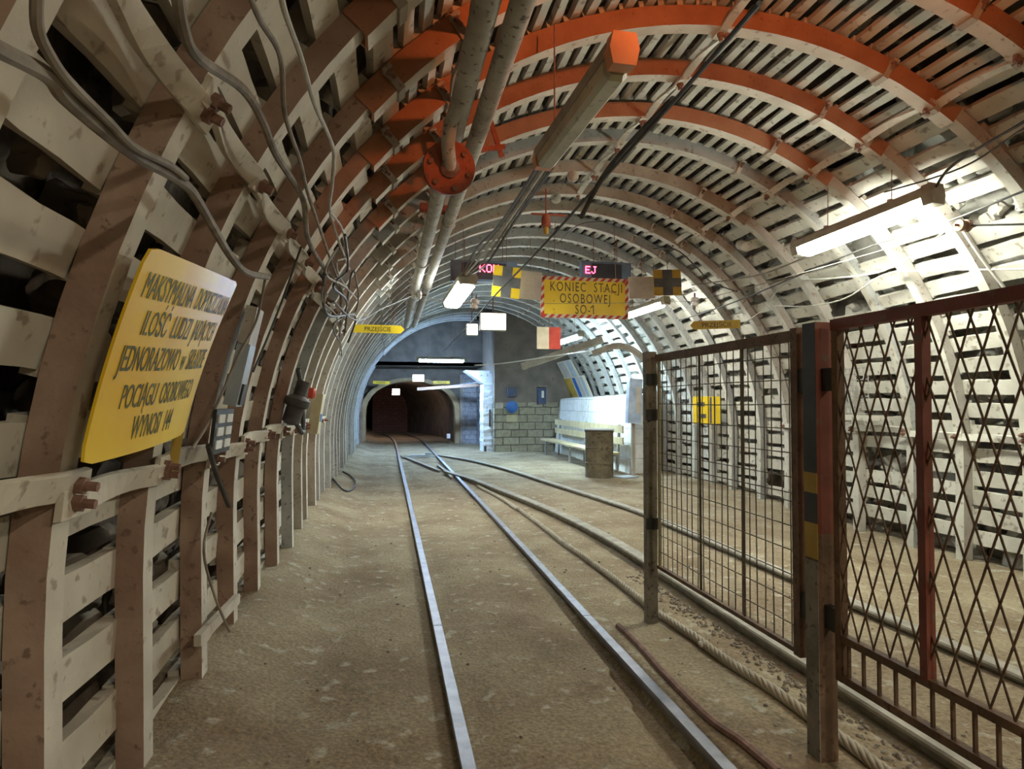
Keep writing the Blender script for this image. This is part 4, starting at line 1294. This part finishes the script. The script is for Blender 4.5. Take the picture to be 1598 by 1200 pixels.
wire([cyl(1500, 355, 3.1), cyl(1530, 400, 3.1), cyl(1560, 440, 3.1), cyl(1575, 460, 3.1)], 0.014, 'thick pale cable dropping along the right arch to the fence top', 'cable_pale', group=GR, name='cable', cat='cable')
wire([cyl(1598, 350, 3.02), i4], 0.008, 'chain-like black wire right of the rusty insulator', group=GR)
wire([cyl(1260, 400, 3.0), cyl(1180, 430, 3.0), cyl(1080, 445, 3.05)], 0.009, 'grey cable running back from the bright right lamp', 'cable', group=GR, name='cable', cat='cable')
wire([cyl(1020, 388, 3.05), cyl(1055, 390, 3.05), cyl(1085, 415, 3.05), cyl(1110, 440, 3.05), cyl(1150, 455, 3.05)], 0.009, 'dark cable looping above the faded cross board', 'cable_black', group=GR, name='cable', cat='cable')
wire([cyl(870, 380, 3.0), cyl(905, 350, 3.05), cyl(960, 345, 3.1)], 0.006, 'thin wire from the orange insulator along the roof', 'cable_black', name='cable', cat='cable')
wire([cyl(755, 568, 3.0) * 0 + at_y(740, 570, 14), at_y(785, 567, 13.6), at_y(860, 556, 12.5), at_y(920, 548, 11.8)], 0.012, 'white twisted wire sagging in front of the passage beam', 'porcelain', name='cable', cat='cable')
# orange insulator on the roof
p = at_y(852, 345, 6.6)
root = empty('roof_insulator', p, 'orange insulator hanging from the roof above the station sign', 'insulator')
mb = MB(); mb.lathe(p - Vector((0, 0, 0.07)), (0, 0, 1), [(0.03, 0), (0.05, 0.02), (0.05, 0.10), (0.035, 0.13)], 14, 0); mb.build('body', 'redpaint', root, smooth=True)
mb = MB(); mb.tube([p + Vector((0, 0, 0.05)), p + Vector((0, 0, 0.35))], 0.008, 6); mb.bar(p + Vector((-0.16, 0, 0.07)), p + Vector((0.22, 0, 0.07)), 0.02, 0.02); mb.build('pin', 'redpaint', root)
mb = MB(); mb.lathe(p - Vector((0, 0, 0.14)), (0, 0, 1), [(0.02, 0), (0.03, 0.03), (0.03, 0.07)], 10); mb.build('grip', 'yellow_dull', root)
# pale bulkhead fittings on the roof
for i, (px, Y) in enumerate((((895, 275), 6.3), ((868, 310), 7.2), ((1165, 385), 7.0))):
    p = at_y(*px, Y)
    mb = MB(); mb.lathe(p, (0.25, 1, 0.35), [(0.03, 0), (0.055, 0.02), (0.06, 0.12), (0.06, 0.26), (0.03, 0.28)], 14)
    tag(mb.build('roof_cylinder', 'white', smooth=True, origin=p), ['whitewashed cylinder under the roof beyond the unlit lamp', 'whitewashed cylinder just above the orange insulator', 'whitewashed cylinder on the right haunch above the arrow sign'][i], 'fitting', 'roof cylinders')

# ------------------------------------------------------------------ things on the left wall
p = cyl(374, 585, 3.14)
root = empty('wall_box', p, 'narrow grey and white box on the left wall behind the notice', 'box')
nn, t = arc_n(168)
Rm = Matrix((t, Vector((0, 1, 0)), nn)).transposed()
mb = MB(); mb.box(p, (0.30, 0.13, 0.06), Rm); mb.build('body', 'greybox', root)
mb = MB(); mb.box(p - nn * 0.035 + t * 0.09, (0.10, 0.08, 0.01), Rm); mb.build('window', 'black', root)
mb = MB(); mb.box(p - t * 0.24, (0.18, 0.16, 0.05), Rm); mb.build('lower_box', 'panel', root)
p = cyl(346, 672, 3.10)
root = empty('tally_board', p, 'small dark board with white tags hanging below the narrow grey box', 'board')
nn, t = arc_n(174)
Rm = Matrix((t, Vector((0, 1, 0)), nn)).transposed()
mb = MB(); mb.box(p, (0.19, 0.30, 0.015), Rm); mb.build('backing', 'black', root)
for i in range(3):
    for j in range(2):
        mb = MB(); mb.box(p - nn * 0.011 + t * (0.055 - i * 0.055) + Vector((0, -0.07 + 0.14 * j, 0)), (0.036, 0.10, 0.006), Rm); mb.build('white_tag', 'porcelain', root)
mb = MB(); mb.tube([cyl(325, 695, 3.08), cyl(338, 740, 3.06), cyl(358, 790, 3.02)], 0.011, 7, smooth_n=4)
tag(mb.build('bent_rod', 'cable_black', smooth=True), 'dark bent rod leaning below the tally board', 'rod')
mb = MB(); mb.bar(cyl(279, 672, 3.19), cyl(268, 738, 3.19), 0.02, 0.035); 
tag(mb.build('marker_strip', 'yellow_dull'), 'yellow strip hanging under the right edge of the notice', 'strip')
mb = MB(); mb.tube([cyl(330, 800, 3.12), cyl(318, 860, 3.12), cyl(335, 930, 3.1), cyl(358, 985, 3.05)], 0.006, 6, smooth_n=5)
tag(mb.build('cable', 'cable', smooth=True), 'thin loose cable trailing down the left wall to the floor', 'cable')
mb = MB(); mb.bar(cyl(308, 1000, 3.17), cyl(370, 934, 3.13), 0.03, 0.05)
tag(mb.build('plank', 'white_dirty'), 'short pale plank leaning at the foot of the left arches', 'plank')
# signalling device
p = cyl(494, 645, 3.12)
root = empty('signal_box', p, 'beige signal box with a blue label and red button on the left wall', 'box')
nn, t = arc_n(172)
Rm = Matrix((t, Vector((0, 1, 0)), nn)).transposed()
mb = MB(); mb.box(p, (0.42, 0.26, 0.10), Rm); mb.build('body', 'device', root)
mb = MB(); mb.box(p - nn * 0.052 + t * 0.04, (0.08, 0.14, 0.01), Rm); mb.build('label_plate', 'blue', root)
q = cyl(482, 613, 3.12)
mb = MB(); mb.lathe(q, -nn, [(0.05, 0), (0.05, 0.04), (0.03, 0.06)], 14); mb.build('red_button', 'red', root)
p = cyl(462, 632, 3.12)
root = empty('pump_valve', p, 'dark grimy valve unit between the arches left of the signal box', 'valve')
mb = MB(); mb.lathe(p, (0.3, 0, 1), [(0.03, -0.16), (0.07, -0.14), (0.07, -0.02), (0.10, 0), (0.10, 0.05), (0.05, 0.08), (0.05, 0.2)], 14); mb.build('body', 'cable_black', root, smooth=True)
mb = MB(); mb.tube([p + Vector((0, 0, -0.14)), p + Vector((0.03, 0.2, -0.22)), p + Vector((0, 0.35, 0.1)), p + Vector((-0.02, 0.25, 0.3))], 0.02, 8, smooth_n=5); mb.build('hose', 'cable_black', root, smooth=True)
# hose loop on the floor
hp = [on_ground(*q, 0.03) for q in [(505, 745), (518, 757), (535, 768), (548, 765), (555, 755), (548, 747), (535, 744)]]
mb = MB(); mb.tube([Vector((q.x, q.y, ground_z(q.x, q.y) + 0.02)) for q in hp], 0.015, 7, smooth_n=5)
tag(mb.build('hose', 'cable_black', smooth=True), 'dark hose loop lying at the foot of the far left wall', 'hose')

# ------------------------------------------------------------------ things on the right wall
# yellow box seen through the mesh
def tangent_box(p, dg, size, off=0.0):
    nn, t = arc_n(dg)
    return Matrix((t, Vector((0, 1, 0)), nn)).transposed(), nn, t
p0, p1 = cyl(1083, 640, 2.98), cyl(1124, 640, 2.98)
c = (p0 + p1) / 2
root = empty('number_board', c, 'yellow board with dark marks on the right wall, seen through the mesh', 'sign')
Y = c.y
o = Vector((c.x, Y, c.z))
s = 10.0 / 1000
ux = Vector((1, -0.25, 0)).normalized()
Rm = Matrix((ux, Vector((0.25, 1, 0)).normalized(), Vector((0, 0, 1)))).transposed()
mb = MB(); mb.box(o, (0.45, 0.02, 0.46), Rm); mb.build('panel', 'yellow', root)
mb = MB()
for dx, dz, w, h in ((-0.10, 0.10, 0.13, 0.07), (-0.08, -0.10, 0.13, 0.07), (0.065, 0, 0.035, 0.44), (0.135, 0, 0.012, 0.44)):
    mb.box(o + ux * dx + Vector((0, 0, dz)) - Vector((0.25, 1, 0)).normalized() * 0.013, (w, 0.006, h), Rm)
mb.build('dark_marks', 'darkgrey', root)
# wire basket behind the lattice
p = cyl(1345, 610, 3.1)
root = empty('wire_guard', p, 'small wire guard box on the right wall behind the lattice fence', 'box')
mb = MB()
for i in range(9):
    z = p.z - 0.26 + 0.065 * i
    mb.tube([(p.x - 0.05, p.y - 0.16, z), (p.x - 0.05, p.y + 0.20, z)], 0.005, 5)
for i in range(6):
    y = p.y - 0.16 + 0.072 * i
    mb.tube([(p.x - 0.05, y, p.z - 0.26), (p.x - 0.05, y, p.z + 0.26)], 0.005, 5)
mb.build('grid', 'grey_steel', root)
mb = MB(); mb.box((p.x + 0.05, p.y + 0.02, p.z - 0.31), (0.2, 0.40, 0.06)); mb.build('shelf', 'white', root)

# ------------------------------------------------------------------ the far end: back wall, pillar, beam, passage, tunnel mouth
BY = 18.0
mb = MB()
mb.box((4.60, BY + 0.12, 0.6), (3.17, 0.24, 1.6)); 
tag(mb.build('wall_end', 'brick_grey'), kind='structure')
mb = MB()
mb.box((4.60, BY + 0.14, 2.9), (3.16, 0.24, 3.1)); 
o = mb.build('wall_end_plaster', 'plaster'); tag(o, kind='structure'); o.name = 'wall_far'
# white pillar
root = empty('pillar', (2.94, 18.55, 0), 'flaking white pillar between the brick wall and the passage', 'pillar')
mb = MB()
rd = random.Random(3)
nz = 26
vs = []
for j in range(nz + 1):
    z = -0.05 + 2.05 * j / nz
    for (x, y) in ((2.74, 18.3), (3.02, 18.3), (3.02, 19.0), (2.74, 19.0)):
        vs.append((x + rd.uniform(-0.014, 0.014), y + rd.uniform(-0.01, 0.01), z))
fs = []
for j in range(nz):
    for k in range(4):
        fs.append((j * 4 + k, j * 4 + (k + 1) % 4, (j + 1) * 4 + (k + 1) % 4, (j + 1) * 4 + k))
fs += [(0, 1, 2, 3), tuple(nz * 4 + k for k in range(4))]
mb.add(vs, fs); mb.build('shaft', 'chalk', root)
mb = MB(); mb.box((2.80, 18.285, 0.05), (0.06, 0.03, 0.2)); mb.box((2.93, 18.285, 0.95), (0.04, 0.03, 0.5)); mb.build('dark_gap', 'black', root)
# corbel and beam over the passage
mb = MB()
mb.add([(3.02, 18.3, 1.95), (3.02, 18.9, 1.95), (2.72, 18.3, 1.95), (2.72, 18.9, 1.95), (2.2, 18.3, 2.32), (2.2, 18.9, 2.32), (3.02, 18.3, 2.32), (3.02, 18.9, 2.32)], [(0, 2, 3, 1), (2, 4, 5, 3), (4, 6, 7, 5), (0, 6, 4, 2), (1, 3, 5, 7), (0, 1, 7, 6)])
tag(mb.build('corbel', 'chalk'), 'white stepped corbel on top of the flaking pillar', 'corbel')
mb = MB(); mb.bar((2.95, 19.4, 1.95), (0.9, 19.4, 1.80), 0.08, 0.09)
mb2 = MB(); mb2.bar((2.9, 19.2, 2.02), (1.9, 20.8, 1.9), 0.3, 0.03)
tag(mb.build('beam', 'rust'), 'grey steel beam across the top of the passage', 'beam')
tag(mb2.build('sheet', 'greybox'), 'sagging grey sheet under the passage beam', 'sheet')
# passage roof and walls
mb = MB(); mb.box((1.0, 21.4, 2.62), (4.6, 2.0, 0.12)); mb.box((1.0, 20.5, 3.3), (4.6, 0.2, 1.5)); tag(mb.build('passage_roof', 'darkwall'), kind='structure').name = 'ceiling_passage'
mb = MB(); mb.box((3.13, 20.45, 0.9), (0.2, 4.3, 2.3), None, 0); mb.box((3.13, 20.45, 3.05), (0.2, 4.3, 2.0), None, 1); tag(mb.build('wall_passage', ['brick_lilac', 'plaster']), kind='structure')
mb = MB(); mb.box((2.78, 21.9, 1.1), (0.62, 0.16, 2.5)); tag(mb.build('wall_stub', 'brick_lilac'), kind='structure').name = 'wall_passage_end'
# tunnel mouth: concrete ring with arch opening
def mouth_profile(x0, x1, zs, zt, n=18):
    cx = (x0 + x1) / 2; hw = (x1 - x0) / 2
    pts = [(x0, -0.1), (x0, zs)]
    for i in range(1, n):
        a = PI - PI * i / n
        pts.append((cx + hw * math.cos(a), zs + (zt - zs) * math.sin(a) ** 0.8))
    pts += [(x1, zs), (x1, -0.1)]
    return pts
inn = mouth_profile(-0.68, 2.32, 0.95, 2.12)
out = mouth_profile(-0.84, 2.50, 1.0, 2.24)
mb = MB()
vs = []
for (a, b), (c2, d2) in zip(inn, out):
    vs += [(a, 22.0, b), (c2, 22.0, d2), (c2, 22.5, d2), (a, 22.5, b)]
fs = []
for i in range(len(inn) - 1):
    for k in range(4):
        fs.append((i * 4 + k, i * 4 + (k + 1) % 4, (i + 1) * 4 + (k + 1) % 4, (i + 1) * 4 + k))
mb.add(vs, fs); o = mb.build('tunnel_portal', 'concrete')
tag(o, 'yellowish concrete arch framing the dark tunnel mouth', 'portal')
# wall around the mouth
mb = MB()
for i in range(len(out) - 1):
    (a, b), (c2, d2) = out[i], out[i + 1]
    mb.add([(a, 22.3, b), (c2, 22.3, d2), (c2, 22.3, 4.4), (a, 22.3, 4.4)], [(0, 1, 2, 3)])
mb.add([(-2.0, 22.3, -0.2), (-0.84, 22.3, -0.2), (-0.84, 22.3, 4.4), (-2.0, 22.3, 4.4)], [(0, 1, 2, 3)])
mb.add([(2.50, 22.3, -0.2), (3.4, 22.3, -0.2), (3.4, 22.3, 4.4), (2.50, 22.3, 4.4)], [(0, 1, 2, 3)])
tag(mb.build('wall_mouth', 'plaster'), kind='structure')
# tunnel tube beyond
mb = MB()
P = inn
steps = [22.4, 24, 26, 28, 30, 32, 34.5]
shift = [0, 0, -0.15, -0.5, -1.0, -1.7, -2.6]
k = len(P)
vs = [(x * 1.04 + sh - 0.03, Yt, z * 1.04) for Yt, sh in zip(steps, shift) for x, z in P]
mb.add(vs, [(j * k + i, j * k + i + 1, (j + 1) * k + i + 1, (j + 1) * k + i) for j in range(len(steps) - 1) for i in range(k - 1)])
tag(mb.build('wall_tunnel', 'darkwall', smooth=True), kind='structure')
mb = MB(); mb.box((0.0, 34.5, 1.2), (9, 0.1, 4)); mb.box((0.2, 31.2, 1.0), (1.7, 0.12, 2.2)); tag(mb.build('wall_tunnel_end', 'brick_red'), kind='structure')
# steel frame members beside the mouth
for i, (x, label) in enumerate(((2.50, 'rusty upright beside the right edge of the dark tunnel mouth'), (-0.80, 'rusty upright beside the left edge of the dark tunnel mouth'))):
    mb = MB(); mb.bar((x, 21.7, 0), (x, 21.7, 2.25), 0.09, 0.09)
    tag(mb.build('upright', 'rust_pale' if i == 0 else 'rust', origin=(x, 21.7, 0)), label, 'upright', 'uprights at the tunnel mouth')
# white marker beside the rails
root = empty('marker_post', (2.05, 21.6, 0), 'small white marker on a short stake right of the rails', 'marker')
mb = MB(); mb.bar((2.05, 21.6, 0), (2.05, 21.6, 0.2), 0.03, 0.03); mb.build('stake', 'black', root)
mb = MB(); mb.box((2.05, 21.6, 0.27), (0.12, 0.08, 0.15)); mb.build('head', 'porcelain', root)
# rusty channel beams under the roof in front of the passage
mb = MB(); mb.bar(at_y(815, 572, 13.4), at_y(940, 530, 12.4), 0.10, 0.14)
tag(mb.build('channel_beam', 'rust_pale'), 'brown channel beam sloping up to the right below the cream and red board', 'beam')
mb = MB(); mb.tube([at_y(925, 552, 12.2), at_y(960, 540, 12.0), at_y(985, 545, 11.9), at_y(1005, 560, 11.8)], 0.07, 6, smooth_n=4)
tag(mb.build('curved_channel', 'rust_pale'), 'short curved brown channel right of the sloping beam', 'beam')

# white brick wall behind the bench
mb = MB()
mb.add([(4.72, 12.1, -0.2), (4.72, 17.9, -0.2), (4.92, 17.9, 1.50), (4.92, 12.1, 1.55), (5.42, 12.1, -0.2), (5.42, 17.9, -0.2), (5.42, 17.9, 1.55), (5.42, 12.1, 1.60)], [(0, 1, 2, 3), (3, 2, 6, 7), (0, 3, 7, 4), (1, 5, 6, 2), (4, 7, 6, 5), (0, 4, 5, 1)])
tag(mb.build('wall_bench', 'brick_white'), kind='structure')
# bench
gz = -0.02
root = empty('bench', (4.4, 14.6, gz), 'long wooden bench with two back boards along the white brick wall', 'bench')
mb = MB(); mb.box((4.38, 14.7, 0.385), (0.36, 5.2, 0.04)); mb.build('seat', 'wood', root)
for z in (0.86, 0.63):
    mb = MB(); mb.box((4.62, 14.7, z), (0.03, 5.2, 0.15 if z > 0.7 else 0.14)); mb.build('back_board', 'wood', root)
for Yb in (12.4, 14.6, 16.9):
    mb = MB(); mb.bar((4.24, Yb, -0.03), (4.26, Yb, 0.37), 0.05, 0.05); mb.bar((4.60, Yb, -0.03), (4.655, Yb, 0.95), 0.05, 0.05); mb.bar((4.24, Yb, 0.33), (4.62, Yb, 0.33), 0.04, 0.05); mb.build('leg', 'grey_steel', root)
# drum
root = empty('steel_drum', (3.96, 11.62, -0.03), 'rusty brown steel drum standing at the near end of the bench', 'drum')
mb = MB(); mb.lathe((3.96, 11.62, -0.035), (0, 0, 1), [(0.265, 0), (0.275, 0.015), (0.265, 0.03), (0.265, 0.29), (0.275, 0.30), (0.265, 0.31), (0.265, 0.58), (0.275, 0.59), (0.265, 0.60), (0.265, 0.86), (0.278, 0.88), (0.278, 0.895), (0.262, 0.895), (0.255, 0.87)], 32); mb.build('body', 'barrel', root, smooth=True)
mb = MB(); mb.lathe((3.96, 11.62, 0.86), (0, 0, 1), [(0.278, 0.015), (0.284, 0.02), (0.284, 0.035), (0.27, 0.04)], 32); mb.build('rim', 'grey_steel', root, smooth=True)
# cable and scraps beside the drum
mb = MB(); mb.box((4.45, 11.5, -0.02), (0.35, 0.3, 0.06), Matrix.Rotation(0.4, 3, 'Z'))
tag(mb.build('slab', 'greybox'), 'flat grey slab on the floor right of the drum', 'slab')
# posters over the bench
def wall_poster(tl, br, X0, label, bands):
    pa, pb = at_x(*tl, X0), at_x(*br, X0 + 0.25)
    root = empty('poster', (pa + pb) / 2, label, 'poster', 'posters above the bench')
    Y0_, Y1_ = pb.y, pa.y
    def P(u, v): return Vector((pa.x + (pb.x - pa.x) * (1 - v), Y1_ + (Y0_ - Y1_) * u, pb.z + (pa.z - pb.z) * v))
    n = Vector((-1, 0, 0.25)).normalized()
    mb = MB()
    q = [P(0, 0), P(1, 0), P(1, 1), P(0, 1)]
    mb.add(q + [p - n * 0.01 for p in q], [(0, 1, 2, 3), (7, 6, 5, 4), (0, 4, 5, 1), (1, 5, 6, 2), (2, 6, 7, 3), (3, 7, 4, 0)])
    mb.build('sheet', 'cream', root)
    for u0, u1, m in bands:
        mb = MB()
        mb.add([P(u0, 0.04) + n * 0.003, P(u1, 0.04) + n * 0.003, P(u1, 0.95) + n * 0.003, P(u0, 0.95) + n * 0.003], [(0, 1, 2, 3)])
        mb.build('printed_band', m, root)
wall_poster((877, 590), (926, 620), 5.05, 'faded poster with yellow and blue bands above the bench', [(0.03, 0.40, 'yellow_dull'), (0.44, 0.58, 'blue'), (0.60, 0.74, 'panel'), (0.78, 0.90, 'greybox')])
wall_poster((868, 566), (905, 588), 4.80, 'pale poster hanging above the banded poster', [(0.1, 0.5, 'panel'), (0.6, 0.9, 'greybox')])
# plastic-covered cabinet
p0, p1 = cyl(985, 592, 3.0), cyl(1001, 658, 3.05)
c = Vector((5.0, 12.0, 1.40))
c = at_y(989, 626, 11.7)
root = empty('covered_cabinet', c - Vector((0, 0, 0.45)), 'narrow cabinet under cloudy bluish plastic right of the bench', 'cabinet')
mb = MB(); mb.box(c, (0.26, 0.16, 0.86), Matrix.Rotation(0.05, 3, 'Y')); mb.build('cover', 'plastic', root)
mb = MB(); mb.box(c + Vector((0.06, -0.083, 0.02)), (0.10, 0.006, 0.5)); mb.build('window', 'panel', root)
mb = MB(); mb.bar(c - Vector((0, -0.05, 0.43)), Vector((c.x, c.y + 0.05, -0.1)), 0.06, 0.06); mb.build('stand', 'rust_pale', root)
# phone and signs at the brick wall
p = at_y(845, 618, 17.94)
root = empty('mine_phone', p, 'dark mine telephone with a white plate left of the bench', 'telephone')
mb = MB(); mb.box(p, (0.24, 0.14, 0.46)); mb.build('body', 'navy', root)
mb = MB(); mb.box(p + Vector((0.02, -0.075, 0.05)), (0.07, 0.012, 0.20)); mb.build('plate', 'porcelain', root)
mb = MB(); mb.box(p + Vector((0.0, 0.0, 0.28)), (0.30, 0.2, 0.04)); mb.build('hood', 'lampbody', root)
p = at_y(799, 612, 17.93)
mb = MB(); mb.box(p, (0.26, 0.14, 0.24))
tag(mb.build('square_box', 'navy', origin=p), 'dark blue square box on the brick wall above the round sign', 'box')
p = at_y(799, 635, 17.995)
mb = MB(); mb.lathe(p, (0, -1, 0), [(0.17, 0), (0.17, 0.04), (0.15, 0.05)], 28)
tag(mb.build('round_sign', 'blue', smooth=True, origin=p), 'round blue mandatory sign on the brick wall', 'sign')
p = at_y(799, 653, 17.95)
mb = MB(); mb.box(p, (0.30, 0.10, 0.20), None)
tag(mb.build('grey_box', 'device', origin=p), 'small beige box on the brick wall below the round blue sign', 'box')
p = at_y(779, 633, 17.95)
mb = MB(); mb.box(p, (0.22, 0.06, 0.16))
tag(mb.build('paper_notice', 'panel', origin=p), 'small pale notice left of the round blue sign', 'notice')
